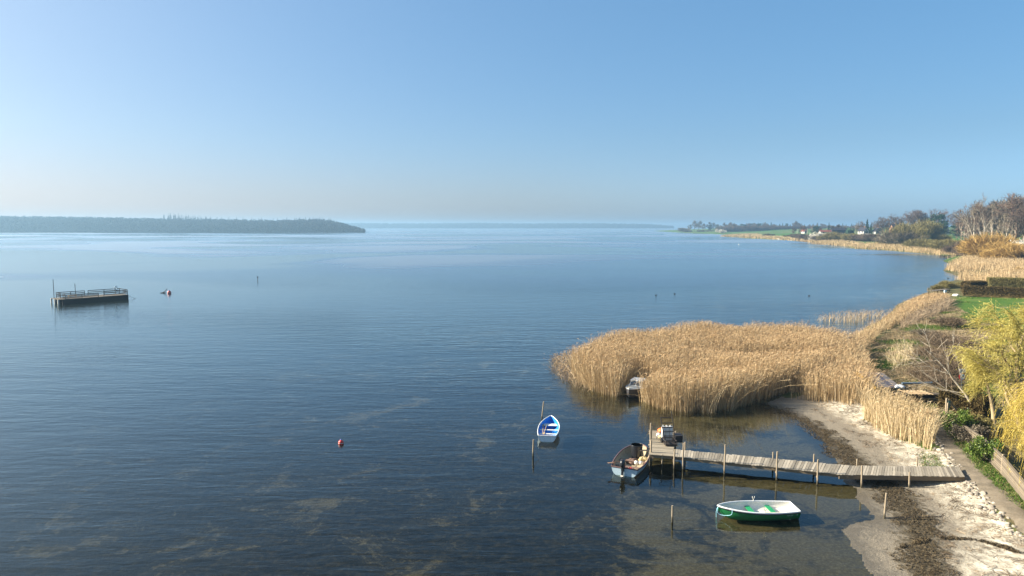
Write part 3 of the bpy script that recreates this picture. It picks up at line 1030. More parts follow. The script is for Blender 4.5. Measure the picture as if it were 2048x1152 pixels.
for _m in (W_POST,):
    _nt = _m.node_tree
    _p = [n for n in _nt.nodes if n.type == 'BSDF_PRINCIPLED'][0]
    _src = _p.inputs['Base Color'].links[0].from_socket
    _v = coords(_nt); _s = _nt.nodes.new("ShaderNodeSeparateXYZ"); _nt.links.new(_v, _s.inputs[0])
    _z = math_n(_nt, 'ADD', _s.outputs['Z'], math_n(_nt, 'MULTIPLY', noise(_nt, _v, 6.0, 3), 0.25))
    _k = _nt.nodes.new("ShaderNodeMapRange"); _nt.links.new(_z, _k.inputs[0])
    for _i, _x in zip((1, 2, 3, 4), (0.28, 0.45, 0.85, 0.0)): _k.inputs[_i].default_value = _x
    _nt.links.new(mixc(_nt, _k.outputs[0], _src, (0.028, 0.026, 0.014)), _p.inputs['Base Color'])
P_WHITE = paint("white_paint", (0.74, 0.74, 0.71), 0.42, 0.4, 0.40, 5.0, (0.38, 0.36, 0.30))
P_CREAM = paint("cream_moulding", (0.74, 0.71, 0.62), 0.5, 0.4, 0.35, 4.0, (0.36, 0.31, 0.22))
P_GREEN = paint("green_paint", (0.010, 0.155, 0.045), 0.38, 0.45, 0.35, 4.0, (0.035, 0.07, 0.03))
P_SEATG = paint("green_seat", (0.012, 0.27, 0.10), 0.45, 0.4, 0.12)
P_BLUEIN = paint("bright_blue_paint", (0.012, 0.21, 0.62), 0.4, 0.5, 0.15)
P_BLUE = paint("blue_paint", (0.02, 0.12, 0.40), 0.4, 0.5, 0.2)
P_PALEBL = paint("pale_blue_paint", (0.42, 0.55, 0.62), 0.45, 0.4, 0.45, 3.0, (0.22, 0.25, 0.22))
P_SKIFF = paint("skiff_paint", (0.62, 0.71, 0.75), 0.45, 0.4, 0.35, 3.0, (0.30, 0.32, 0.28))
P_NAVY = paint("navy_rubber", (0.018, 0.018, 0.035), 0.45, 0.4, 0.1)
P_DIRTY = paint("dirty_inside", (0.36, 0.30, 0.20), 0.8, 0.2, 0.75, 3.0, (0.13, 0.095, 0.055))
P_BROWN = paint("brown_thwart", (0.20, 0.125, 0.09), 0.7, 0.3, 0.4)
P_BLACK = paint("black_plastic", (0.012, 0.013, 0.016), 0.3, 0.5, 0.15, 5, (0.06, 0.06, 0.06))
P_IRON = paint("dark_iron", (0.028, 0.022, 0.018), 0.6, 0.4, 0.4, 8, (0.09, 0.045, 0.025))
P_RED = paint("red_plastic", (0.62, 0.03, 0.015), 0.4, 0.5, 0.1)
P_ORANGE = paint("orange_plastic", (0.80, 0.17, 0.04), 0.5, 0.4, 0.1)
P_FLOAT = paint("white_float", (0.75, 0.70, 0.60), 0.5, 0.4, 0.3)
P_YELLOW = paint("yellow_tarp", (0.55, 0.44, 0.23), 0.8, 0.2, 0.3)
P_GREYG = paint("grey_gelcoat", (0.42, 0.42, 0.38), 0.4, 0.5, 0.4)
P_METAL = plain("galvanised", (0.50, 0.52, 0.54), 0.4, 0.5, 0.7)
P_ROPE = plain("blue_rope", (0.30, 0.58, 0.66), 0.8, 0.2)
P_ROPE_SHADOW = plain("dark_rope_and_shadow", (0.035, 0.04, 0.05), 0.8, 0.2)  # also colours the strand that stands for the post's shadow
P_TEXT = plain("pale_lettering", (0.42, 0.55, 0.42), 0.6, 0.3)
P_CONC = plain("pale_concrete", (0.42, 0.44, 0.42), 0.9, 0.2)
P_RAFTDK = plain("tarred_timber", (0.004, 0.006, 0.010), 0.8, 0.08)
P_RAIL = plain("dark_railing", (0.020, 0.019, 0.020), 0.8, 0.08)
P_DUCK = plain("dark_plumage", (0.03, 0.025, 0.02), 0.8, 0.2)
P_GLASS = paint("tinted_screen", (0.05, 0.06, 0.07), 0.08, 0.6, 0.0)


def hull_section(L, B, fb, draft, bow_rise, tw, fullness, s, t, inset=0.0, bottom=None):
    """point on the hull: s from stern (0) to bow (1), t from keel (0) to sheer (1), one side"""
    if s < 0.42:
        q = s / 0.42; f = tw + (1 - tw) * (1 - (1 - q) ** 2)
    else:
        q = (s - 0.42) / 0.58; f = max(1 - q ** fullness, 0.0) ** (0.85 if fullness < 2.5 else 0.72)
    w = max(B / 2 * f - inset, 0.004)
    sheer = fb + bow_rise * s ** 2.2 + 0.04 * (1 - s) ** 3
    keel = -draft + (sheer * 0.55 + draft) * max(0, (s - 0.72) / 0.28) ** 2.6 + 0.05 * (1 - s) ** 2
    if bottom is not None: keel = max(keel + inset, bottom)
    th = t * math.pi / 2
    x = w * math.sin(th) ** 0.62
    z = keel + (sheer - keel) * (1 - math.cos(th)) ** 0.95
    rake = 0.16 * max(0, (s - 0.8) / 0.2) ** 2 * (z - keel)
    return (s - 0.5) * L + rake, x, z


def hull_surface(mb, args, inset=0.0, bottom=None, m=0, ns=26, nt=10, flip=False, s1=1.0, s0=0.0, tmax=1.0):
    rows = []
    for i in range(ns + 1):
        s = s0 + (s1 - s0) * i / ns
        left = [hull_section(*args, s, tmax * t / nt, inset, bottom) for t in range(nt, 0, -1)]
        right = [hull_section(*args, s, tmax * t / nt, inset, bottom) for t in range(0, nt + 1)]
        row = [(x, y, z) for x, y, z in left] + [(x, -y, z) for x, y, z in right]
        rows.append(row)
    mb.grid(rows, m, True, flip)
    return rows


def sheer_line(args, dz=0.0, out=0.0, n=30):
    pts = []
    for i in range(n + 1):
        x, y, z = hull_section(*args, i / n, 1.0)
        pts.append((x, y + out, z + dz))
    return pts


def make_boat(name, label, loc, heading, args, hull_m, in_m, rim_m, thw_m, thwarts, group=None, transom_m=None, sole=0.03, rim_r=0.032, keel_m=None, transom_cut=0.0):
    """open boat: outer hull, inner shell, sole, transom, gunwale, thwarts; heading points from stern to bow"""
    L, B, fb, draft, br, tw = args[:6]
    t = thing(name, label, 'boat', loc, heading, group)
    mb = MB()
    outer = hull_surface(mb, args, 0.0, None, 0)
    h = mb.build('hull', [hull_m], t)
    # transom board
    mb = MB()
    st = outer[0]
    d = 0.045
    cut = []
    for k, p in enumerate(st):
        cut.append(p)
    top = [(p[0], p[1], p[2]) for p in st]
    a = [(x - 0.012, y, z) for x, y, z in top]; b = [(x + d, y * 0.97, z) for x, y, z in top]
    n = len(a)
    mb.add(a + b, [tuple(range(n))] + [(i, n + i, n + i + 1, i + 1) for i in range(n - 1)] + [(n - 1, 2 * n - 1, n, 0)], 0)
    mb.add(b, [tuple(range(n - 1, -1, -1))], 1)
    mb.build('transom', [transom_m or hull_m, in_m], t)
    # inner shell and sole
    mb = MB()
    hull_surface(mb, args, 0.05, sole, 0, flip=True, s0=0.012, s1=0.985)
    mb.build('inner_shell', [in_m], t)
    # gunwale
    mb = MB()
    line = sheer_line(args)
    mb.tube(line, rim_r, 6, 0)
    mb.tube([(x, -y, z) for x, y, z in line], rim_r, 6, 0)
    x0, y0, z0 = line[0]
    mb.tube([(x0, y, z0 - transom_cut * (1 - abs(y / y0) ** 2) * 1.0) for y in np.linspace(-y0, y0, 9)], rim_r * 0.95, 6, 0)
    mb.build('gunwale', [rim_m], t)
    for (s, wdt, z) in thwarts:
        x, y, zz = hull_section(*args, s, 1.0)
        yb = y - 0.05
        m2 = MB()
        # a bevelled plank that follows the flare of the sides
        xb0, yb0, _ = hull_section(*args, max(s - wdt / 2 / L, 0.02), 1.0); xb1, yb1, _ = hull_section(*args, min(s + wdt / 2 / L, 0.97), 1.0)
        k0, k1 = yb0 * 0.955 - 0.03, yb1 * 0.955 - 0.03
        xa, xb_ = x - wdt / 2, x + wdt / 2
        vs = [(xa, -k0, z), (xb_, -k1, z), (xb_, k1, z), (xa, k0, z), (xa, -k0, z + 0.03), (xb_, -k1, z + 0.03), (xb_, k1, z + 0.03), (xa, k0, z + 0.03)]
        m2.add(vs, [(3, 2, 1, 0), (4, 5, 6, 7), (0, 1, 5, 4), (1, 2, 6, 5), (2, 3, 7, 6), (3, 0, 4, 7)])
        m2.build('thwart', [thw_m], t)
    return t


def oar(label, a, b, group=None, blade=0.5, mat=None):
    """an oar from grip a to blade tip b"""
    a, b = Vector(a), Vector(b)
    t = thing('oar', label, 'oar', tuple(a), 0, group)
    d = (b - a); L = d.length; u = d.normalized()
    mb = MB(); mb.tube([(0, 0, 0), tuple(u * (L - blade))], [0.02, 0.024], 7)
    mb.tube([tuple(u * 0.0), tuple(u * 0.14)], 0.017, 7)
    mb.build('shaft', [mat or W_OAR], t)
    side = u.cross(Vector((0, 0, 1))).normalized(); up = side.cross(u)
    mb = MB()
    sec = []
    for k, wv in ((0.0, 0.024), (0.25, 0.055), (0.8, 0.075), (1.0, 0.06)):
        c = u * (L - blade + blade * k)
        sec.append([tuple(c - side * wv - up * 0.006), tuple(c - side * wv + up * 0.008), tuple(c + side * wv + up * 0.008), tuple(c + side * wv - up * 0.006), tuple(c - side * wv - up * 0.006)])
    mb.grid(sec, 0, False)
    mb.add(sec[-1][:4], [(0, 1, 2, 3)])
    mb.build('blade', [mat or W_OAR], t)
    return t


def local(loc, rz, p):
    c, s = math.cos(rz), math.sin(rz)
    return (loc[0] + c * p[0] - s * p[1], loc[1] + s * p[0] + c * p[1], loc[2] + p[2])


# --- blue rowing boat
bow, stern = at(1102, 831, 0.72), at(1094, 871, 0.45)
hd = math.atan2(bow[1] - stern[1], bow[0] - stern[0])
LB = float(np.hypot(*(bow - stern)[:2]))
bc = ((bow[0] + stern[0]) / 2, (bow[1] + stern[1]) / 2, 0.0)
ab = (LB, 1.52, 0.40, 0.14, 0.30, 0.80, 2.3)
make_boat('rowing_boat', 'small white and pale blue rowing boat with bright blue inside, moored between two posts', bc, hd, ab,
          P_SKIFF, P_BLUEIN, P_WHITE, P_CREAM, [(0.24, 0.20, 0.24), (0.46, 0.20, 0.26), (0.74, 0.55, 0.30)], 'small open boats', transom_m=P_SKIFF)
oar('oar with its dark shaft lying outermost in the blue boat', local(bc, hd, (-1.2, 0.36, 0.30)), local(bc, hd, (0.85, 0.50, 0.36)), 'oars in the blue boat')
oar('oar with the pale blade lying inside the other in the blue boat', local(bc, hd, (0.95, 0.22, 0.36)), local(bc, hd, (-1.35, 0.30, 0.30)), 'oars in the blue boat')

# --- old motor boat beside the platform
bow, stern = at(1281, 888, 0.72), at(1249, 937, 0.46)
hd = math.atan2(bow[1] - stern[1], bow[0] - stern[0])
LM = float(np.hypot(*(bow - stern)[:2]))
mc = ((bow[0] + stern[0]) / 2, (bow[1] + stern[1]) / 2, 0.0)
am = (LM, 1.98, 0.44, 0.16, 0.28, 0.80, 2.9)
mboat = make_boat('motor_boat', 'worn white motor boat with brown rim and grimy inside, moored beside the jetty platform', mc, hd, am,
                  P_PALEBL, P_DIRTY, paint("brown_rim", (0.13, 0.075, 0.07), 0.6, 0.3, 0.3), P_BROWN, [(0.24, 0.24, 0.22), (0.50, 0.24, 0.24)], 'small open boats', transom_m=P_PALEBL, rim_r=0.045)
# painted blue boot stripe along the bottom
mb = MB(); hull_surface(mb, (LM, 2.0, 0.44, 0.165, 0.28, 0.80, 2.9), 0.0, None, 0, tmax=0.52)
mb.build('bottom_paint', [P_BLUE], mboat)
# outboard
om = MB()
xs = -LM / 2
prof = [(0.005, 1.02), (0.13, 0.99), (0.18, 0.87), (0.185, 0.66), (0.13, 0.55), (0.07, 0.48)]
om.lathe(prof[::-1], 14, (xs - 0.06, 0.10, 0), 0, True, 1.35, 0.95)
om.bar((xs - 0.10, 0.10, 0.50), (xs - 0.10, 0.10, -0.25), 0.09, 0.13, 0)
om.box((xs - 0.01, 0.10, 0.42), (0.10, 0.20, 0.20), 0, 0)
ob = om.build('outboard_motor', [P_BLACK], mboat)
hm = MB(); hm.bar((xs + 0.02, 0.10, 0.60), (xs + 0.55, 0.16, 0.66), 0.045, 0.045); hm.build('tiller', [P_BLACK], ob)
pr = MB(); pr.box((xs - 0.20, 0.10, 0.05), (0.22, 0.16, 0.02)); pr.ball((xs - 0.24, 0.10, 0.02), 0.055, 0, 10, 0.8); pr.build('anode_plate', [P_FLOAT], ob)
M = lambda *p: local(mc, hd, p)
# black tub in the bow
bk = thing('tub', 'large black open tub standing in the bow of the motor boat', 'tub', M(LM / 2 - 0.98, 0.02, 0.34))
b1 = MB()
b1.lathe([(0.31, -0.25), (0.38, 0.62)], 24); b1.lathe([(0.36, 0.62), (0.30, -0.20), (0.0, -0.20)], 24)
b1.build('tub_body', [P_BLACK], bk)
b2 = MB(); b2.tube([(0.38 * math.cos(a), 0.38 * math.sin(a), 0.62) for a in np.linspace(0, 2 * math.pi, 25)], 0.02, 6, caps=False); b2.build('tub_rim', [P_BLACK], bk)
oar('plank like brown oar lying across the stern quarter of the motor boat', M(-0.35, 0.30, 0.34), M(-LM / 2 + 0.10, 1.05, 0.62), None, 0.55, wood("brown_oar", (0.30, 0.17, 0.10), (0.46, 0.29, 0.18), (1, 0, 0)))
# red fuel can
fc = thing('fuel_can', 'red plastic fuel can beside the outboard motor', 'fuel can', M(-LM / 2 + 0.48, -0.26, 0.06), hd + 0.4)
f1 = MB(); f1.box((0, 0, 0.13), (0.42, 0.28, 0.26), 0, 0, 0.86); f1.box((0, 0, 0.275), (0.26, 0.06, 0.04)); f1.build('can_body', [P_RED], fc)
f2 = MB(); f2.lathe([(0.035, 0.25), (0.035, 0.32), (0.0, 0.33)], 10, (0.14, 0.06, 0)); f2.build('cap', [P_BLACK], fc)
f3 = MB(); f3.tube([(-0.12, 0, 0.26), (-0.1, 0, 0.34), (0.08, 0, 0.34), (0.1, 0, 0.26)], 0.018, 6); f3.build('handle', [P_RED], fc)
for k, (px, py, lab) in enumerate([(-0.55, -0.36, 'round white fishing float beside the thwart, the inner of two'), (-0.50, -0.62, 'round white fishing float against the boat side, the outer of two')]):
    fl = thing('fishing_float', lab, 'float', M(px, py, 0.37), 0, 'floats in the motor boat')
    q = MB(); q.ball((0, 0, 0), 0.14, 0, 16); q.build('float_ball', [P_FLOAT], fl)
    q = MB(); q.lathe([(0.03, 0.12), (0.035, 0.17), (0.02, 0.18)], 8); q.build('eyelet', [P_BLACK], fl)
# a crumpled yellowish sack
def sack(name, label, cat, loc, r, mat, seed, flat=0.45, group=None):
    rr = np.random.default_rng(seed)
    rows = []
    for i in range(11):
        row = []
        for j in range(21):
            a = 2 * math.pi * j / 20; e = math.pi * (i / 10 - 0.5)
            k = 1 + 0.22 * math.sin(3 * a + seed) * math.cos(e) + 0.14 * math.sin(5 * a + 2 * e + seed * 2) + 0.1 * math.sin(7 * e + a)
            row.append((r * k * math.cos(e) * math.cos(a) * 1.2, r * k * math.cos(e) * math.sin(a), max(r * flat * k * math.sin(e) + r * flat * 0.6, 0.0)))
        rows.append(row)
    mb = MB(); mb.grid(rows, 0, True)
    o = mb.build(name, [mat]); o.location = loc
    return tag(o, label, cat, group)
sack('sack', 'crumpled pale yellow sack on the starboard side of the motor boat', 'sack', M(0.75, -0.50, 0.10), 0.25, P_YELLOW, 3, 0.6)
sack('fishing_net', 'heap of brown net lying in the middle of the motor boat', 'net', M(0.25, 0.18, 0.05), 0.42, P_BROWN, 5, 0.3)

# --- green rowing boat in the shallows
bow, stern = at(1437, 1013, 0.56), at(1590, 1014, 0.47)
hd = math.atan2(bow[1] - stern[1], bow[0] - stern[0])
LG = float(np.hypot(*(bow - stern)[:2]))
gc = ((bow[0] + stern[0]) / 2, (bow[1] + stern[1]) / 2 , 0.0)
ag = (LG, 1.55, 0.45, 0.12, 0.16, 0.80, 2.4)
gboat = make_boat('rowing_boat', 'green rowing boat with cream inside and green seats, afloat in the shallows near the shore', gc, hd, ag,
                  P_GREEN, P_CREAM, P_WHITE, P_SEATG, [(0.30, 0.26, 0.27), (0.57, 0.26, 0.27), (0.88, 0.42, 0.32)], 'small open boats', transom_m=P_GREEN, rim_r=0.045)
GL = lambda *p: local(gc, hd, p)
# white stern bench and dark rubbing strip
q = MB(); q.box((-LG / 2 + 0.28, 0, 0.24), (0.42, 1.10, 0.05)); q.box((-LG / 2 + 0.48, 0, 0.13), (0.04, 1.06, 0.2)); q.build('stern_bench', [P_CREAM], gboat)
q = MB()
ln = sheer_line(ag, -0.06, 0.016)
q.tube(ln, 0.02, 6); q.tube([(x, -y, z) for x, y, z in ln], 0.02, 6); q.build('rubbing_strake', [P_NAVY], gboat)
for s_, sg in ((0.47, -1), (0.47, 1)):
    q = MB()
    x, y, z = hull_section(*ag, s_, 1.0)
    q.tube([(x, sg * y, z), (x, sg * y, z + 0.14)], 0.016, 6)
    q.tube([(x - 0.06, sg * y, z + 0.27), (x - 0.05, sg * y, z + 0.18), (x, sg * y, z + 0.13), (x + 0.05, sg * y, z + 0.18), (x + 0.06, sg * y, z + 0.27)], 0.016, 6)
    q.build('rowlock', [P_FLOAT], gboat)
xa, ya, za = hull_section(*ag, 0.04, 0.84); xb_, yb_, zb_ = hull_section(*ag, 0.20, 0.84)
xc, yc, zc = hull_section(*ag, 0.12, 0.84); xd, yd, zd = hull_section(*ag, 0.12, 0.72)
# port side in boat space is +y (the heading points left, so +y faces the camera)
ux = Vector((xa - xb_, ya - yb_, za - zb_)).normalized(); uy = Vector((xc - xd, yc - yd, zc - zd)).normalized(); uz = ux.cross(uy).normalized(); uy = uz.cross(ux)
for word, shift in (('NALEV', -0.09), ('10', 0.28)):
    fcv = bpy.data.curves.new('name_lettering', 'FONT'); fcv.body = word; fcv.size = 0.115; fcv.extrude = 0.003; fcv.align_x = 'CENTER'
    tf = bpy.data.objects.new('name_lettering', fcv); COL.objects.link(tf)
    bpy.context.view_layer.update()
    tme = bpy.data.meshes.new_from_object(tf.evaluated_get(bpy.context.evaluated_depsgraph_get()))
    bpy.data.objects.remove(tf); tme.name = 'name_lettering'
    tx = link('name_lettering', tme, P_TEXT, gboat)
    Mx = Matrix((ux, uy, uz)).transposed().to_4x4(); Mx.translation = Vector((xc, yc, zc)) + uz * 0.02 - uy * 0.05 + ux * shift
    tx.matrix_local = Mx
oar('oar lying over the green seats with its blade to the stern', GL(0.30, 0.48, 0.40), GL(-1.75, 0.42, 0.36), 'oars in the green boat', 0.5)
oar('brownish oar lying on the bottom of the green boat', GL(0.1, 0.36, 0.13), GL(-1.5, 0.25, 0.14), 'oars in the green boat', 0.5)
q = MB(); q.box((0, 0, 0.015), (1.05, 0.55, 0.025), 0, 0); o = q.build('floor_board', [P_CREAM]); o.location = GL(-0.55, 0.0, 0.075); o.rotation_euler = (0, 0, hd + 0.08)
tag(o, 'cream board lying flat on the bottom of the green boat', 'board')
# mooring line looped at the bow
def rope(name, label, pts, r, mat, cat='rope'):
    pts = [Vector(p) for p in pts]
    out = []
    for i in range(len(pts) - 1):
        p0, p1, p2, p3 = pts[max(i - 1, 0)], pts[i], pts[i + 1], pts[min(i + 2, len(pts) - 1)]
        for k in range(5):
            t = k / 5
            out.append(0.5 * ((2 * p1) + (p2 - p0) * t + (2 * p0 - 5 * p1 + 4 * p2 - p3) * t * t + (3 * p1 - p0 - 3 * p2 + p3) * t ** 3))
    out.append(pts[-1])
    mb = MB(); mb.tube([tuple(p) for p in out], r, 6)
    return tag(mb.build(name, [mat]), label, cat)
xq, yq, zq = hull_section(*ag, 0.86, 1.0); xr, yr, zr = hull_section(*ag, 0.985, 1.0)
rope('mooring_rope', 'pale blue rope looped from the bow of the green boat', [GL(xq, yq + 0.05, zq), GL(xq + 0.08, yq + 0.10, zq - 0.24), GL(xr - 0.1, yr + 0.12, zr - 0.42), GL(xr + 0.1, yr + 0.03, zr - 0.30), GL(xr + 0.06, yr, zr - 0.05), GL(xr + 0.12, 0.0, zr - 0.3), GL(xr + 0.10, 0.02, -0.4)], 0.016, P_ROPE)

# --- grey cabin boat among the reeds
cb = thing('cabin_boat', 'small grey boat with white cabin half hidden in the reed bed', 'boat', (CABIN_C[0], CABIN_C[1], 0.0), CABIN_A + math.pi)
ac = (4.6, 1.8, 0.55, 0.18, 0.30, 0.85, 2.2)
q = MB(); hull_surface(q, ac); q.build('hull', [paint("dark_hull", (0.05, 0.05, 0.055), 0.5, 0.4, 0.2)], cb)
q = MB()
rows = []
for i in range(15):
    s_ = 0.02 + 0.97 * i / 14
    x, y, z = hull_section(*ac, s_, 1.0)
    rows.append([(x, y * k, z + 0.02 + 0.10 * (1 - k * k) * (s_ > 0.4)) for k in (-1, -0.6, -0.2, 0.2, 0.6, 1)])
q.grid(rows, 0, True, True)
q.build('foredeck', [P_GREYG], cb)
q = MB()
# wheelhouse: raked screen, rounded roof
def ring(x, w, z): return [(x, w, z), (x, -w, z)]
z0 = 0.66
prof = [(-0.9, 0.66, z0), (-0.9, 0.62, z0 + 0.50), (0.15, 0.52, z0 + 0.52), (0.62, 0.60, z0 + 0.06)]
vs = []
for x, w, z in prof: vs += [(x, w, z), (x, -w, z)]
q.add(vs, [(0, 1, 3, 2), (2, 3, 5, 4), (4, 5, 7, 6), (0, 2, 4, 6), (7, 5, 3, 1)], 0)
q.box((-0.35, 0, z0 + 0.55), (1.25, 1.22, 0.07), 0, 0, 0.9)
q.build('cabin', [paint('cabin_grey_white', (0.52, 0.52, 0.50), 0.45, 0.4, 0.4)], cb)
q = MB()
def quad_on(a, b, c, d, off):
    a, b, c, d = map(Vector, (a, b, c, d)); n = (b - a).cross(d - a).normalized() * off
    return [tuple(p + n) for p in (a, b, c, d)]
q.add(quad_on((0.53, 0.50, z0 + 0.16), (0.53, 0.04, z0 + 0.16), (0.24, 0.04, z0 + 0.43), (0.24, 0.45, z0 + 0.43), -0.012), [(0, 1, 2, 3)])
q.add(quad_on((0.53, -0.04, z0 + 0.16), (0.53, -0.50, z0 + 0.16), (0.24, -0.45, z0 + 0.43), (0.24, -0.04, z0 + 0.43), -0.012), [(0, 1, 2, 3)])
for sg in (1, -1):
    q.add([(-0.75, sg * 0.668, z0 + 0.16), (0.25, sg * 0.602, z0 + 0.16), (0.08, sg * 0.572, z0 + 0.42), (-0.75, sg * 0.645, z0 + 0.42)], [(0, 1, 2, 3)])
q.build('windscreen', [P_GLASS], cb)
q = MB(); ln = sheer_line(ac, 0.02, 0.0); q.tube(ln, 0.03, 6); q.tube([(x, -y, z) for x, y, z in ln], 0.03, 6); q.build('rail', [P_WHITE], cb)

# ------------------------------------------------------------------ jetty
jt = thing('jetty', 'narrow plank jetty on timber posts running from the beach out to a platform', 'jetty', (0, 0, 0))
DZ = 0.72
def jp(px, py): return Vector(at(px, py, DZ))
near_edge = [jp(1349, 913), jp(1690, 949.5), jp(1930, 953.5)]
far_edge = [jp(1351, 898.5), jp(1700, 931), jp(1917, 933)]
mb = MB()
rj = random.Random(11)
def lerp(a, b, t): return a + (b - a) * t
def planks(a0, a1, b0, b1, pitch):
    n = max(int((a1 - a0).length / pitch), 1)
    for i in range(n):
        t0, t1 = (i + 0.05) / n, (i + 0.95) / n
        j0, j1 = rj.uniform(-.05, .05), rj.uniform(-.05, .05)
        p = [lerp(a0, a1, t0), lerp(a0, a1, t1), lerp(b0, b1, t1), lerp(b0, b1, t0)]
        d = (b0 - a0).normalized()
        p[0] = p[0] - d * j0; p[1] = p[1] - d * j0; p[2] = p[2] + d * j1; p[3] = p[3] + d * j1
        dz = rj.uniform(-0.008, 0.008)
        vs = [(q.x, q.y, DZ - 0.035 + dz) for q in p] + [(q.x, q.y, DZ + dz + rj.uniform(-0.004, 0.004)) for q in p]
        mb.add(vs, [(3, 2, 1, 0), (4, 5, 6, 7), (0, 1, 5, 4), (1, 2, 6, 5), (2, 3, 7, 6), (3, 0, 4, 7)])
planks(near_edge[0], near_edge[1], far_edge[0], far_edge[1], 0.155)
planks(near_edge[1], near_edge[2], far_edge[1], far_edge[2], 0.155)
mb.build('deck', [W_GREY], jt)
for e, off in ((near_edge, 0.10), (far_edge, -0.10)):
    for i in range(2):
        a, b = e[i].copy(), e[i + 1].copy()
        side = (far_edge[i] - near_edge[i]).normalized() * off
        a = a + side; b = b + side
        a.z = b.z = DZ - 0.135
        if i == 0: b = b + (b - a).normalized() * 0.2
        if i == 1:
            a.z = b.z = DZ - 0.165
            a = a - (b - a).normalized() * 0.35
        q = MB(); q.bar(a, b, 0.07, 0.18 if i == 0 else 0.24); q.build('beam', [W_BEAM], jt)
def post(px, py, top_py, parent, r=0.055, side=0.0, lean=(0, 0), name='post', zref=DZ):
    """a round timber: stands at the pixel column px where the deck edge is at py; top seen at top_py"""
    p = Vector(at(px, py, zref))
    p.y += side
    d = ray(px, top_py)
    k = p.y / d[1]
    ztop = CAM_H + d[2] * k
    zb = hz(p.x, p.y) - 0.5
    q = MB()
    n = 6
    pts = [(p.x + lean[0] * (ztop - z) + 0.01 * math.sin(z * 3 + px), p.y + lean[1] * (ztop - z), z) for z in np.linspace(zb, ztop, n)]
    q.tube(pts, [r * 1.08, r * 1.06, r * 1.03, r, r * 0.97, r * 0.92], 9)
    return q.build(name, [W_POST], parent)
for px, py, ty in ((1366, 915, 886), (1449, 924, 889), (1553, 935, 903), (1634.5, 944, 919), (1722.5, 951, 931), (1818, 953, 944)):
    post(px, py, ty, jt, 0.05, -0.06)
for px, py, ty in ((1371, 900, 884), (1547, 917, 904), (1629, 925, 908), (1715, 931, 918), (1836, 932, 913)):
    post(px, py, ty, jt, 0.045, 0.08)
# cross bearers at each pair of posts
for px in (1449, 1552, 1634, 1722, 1818):
    t_ = (px - 1350) / 340.0
    a = Vector(at(px, 912 + min(t_, 1) * 37 + max(t_ - 1, 0) * 2, DZ)); b = a + Vector((0.1, 1.0, 0))
    a.z = b.z = DZ - 0.30 ; a.y -= 0.1
    q = MB(); q.bar(a, b, 0.07, 0.12); q.build('beam', [W_BEAM], jt)
# the platform at the head: two levels of boards
PL = [jp(1303, 910), jp(1348, 913.5), jp(1351, 864), jp(1299.5, 861.5)]
mb = MB()
n = 17
for i in range(n):
    t0, t1 = (i + 0.03) / n, (i + 0.97) / n
    ov = rj.uniform(0.0, 0.16); ov2 = rj.uniform(-0.02, 0.05)
    p = [lerp(PL[0], PL[3], t0), lerp(PL[1], PL[2], t0), lerp(PL[1], PL[2], t1), lerp(PL[0], PL[3], t1)]
    p[0].x -= ov; p[3].x -= ov; p[1].x += ov2 - 0.05; p[2].x += ov2 - 0.05
    dz = rj.uniform(-0.01, 0.01) + 0.03
    vs = [(q.x, q.y, DZ - 0.035 + dz) for q in p] + [(q.x, q.y, DZ + dz) for q in p]
    mb.add(vs, [(3, 2, 1, 0), (4, 5, 6, 7), (0, 1, 5, 4), (1, 2, 6, 5), (2, 3, 7, 6), (3, 0, 4, 7)])
mb.build('platform_deck', [W_GREYX], jt)
q = MB()
for t_ in (0.02, 0.5, 0.98):
    a, b = lerp(PL[0], PL[3], t_), lerp(PL[1], PL[2], t_)
    a = Vector((a.x - 0.12, a.y, DZ - 0.10)); b = Vector((b.x + 0.05, b.y, DZ - 0.10))
    q.bar(a, b, 0.08, 0.16)
for t_ in (0.05, 0.95):
    a, b = lerp(PL[0], PL[1], t_), lerp(PL[3], PL[2], t_)
    a.z = b.z = DZ - 0.27
    q.bar(a, b, 0.08, 0.16)
q.build('platform_frame', [W_BEAM], jt)
post(1302, 905, 880, jt, 0.06, -0.02); post(1301, 885, 846, jt, 0.055, 0.0); post(1303.5, 880, 853, jt, 0.05, 0.15); post(1348.5, 913.5, 899, jt, 0.055, -0.05)
post(1325, 912, 909, jt, 0.045, 0.1); post(1351, 868, 862, jt, 0.05, 0.0)
q = MB(); a = jp(1302, 899); q.bar((a.x - 0.75, a.y - 0.1, DZ - 0.02), (a.x + 0.1, a.y - 0.1, DZ - 0.02), 0.14, 0.05); q.build('fender_board', [W_GREYX], jt)

# --- things on the platform
cp = Vector(at(1337, 886, DZ + 0.05))
hc = thing('hand_cart', 'black iron cart with tall ladder back standing on the jetty platform', 'cart', (cp.x, cp.y, DZ + 0.045), rad(4))
for sx in (-0.36, 0.36):
    q = MB(); q.bar((sx, -0.32, 0.30), (sx * 1.02, 0.72, 1.55 if sx < 0 else 1.95), 0.045, 0.045); q.build('upright', [P_IRON], hc)
for k, t_ in enumerate((0.18, 0.36, 0.55, 0.74, 0.97)):
    q = MB(); y, z = -0.32 + 1.04 * t_, 0.30 + 1.25 * t_
    q.bar((-0.36, y, z), (0.36, y, z), 0.035, 0.05); q.build('rung', [P_IRON], hc)
q = MB()
for i in range(9):
    x = -0.32 + 0.08 * i
    q.bar((x, -0.30, 0.33), (x, 0.12, 0.83), 0.012, 0.012)
q.build('wire_panel', [P_IRON], hc)
q = MB()
for (x0, y0, x1, y1) in ((-0.36, -0.62, 0.36, -0.62), (-0.36, 0.25, 0.36, 0.25), (-0.36, -0.62, -0.36, 0.25), (0.36, -0.62, 0.36, 0.25)):
    q.bar((x0, y0, 0.06), (x1, y1, 0.06), 0.05, 0.05); q.bar((x0, y0, 0.30), (x1, y1, 0.30), 0.05, 0.05)
q.box((0, -0.18, 0.10), (0.70, 0.84, 0.03))
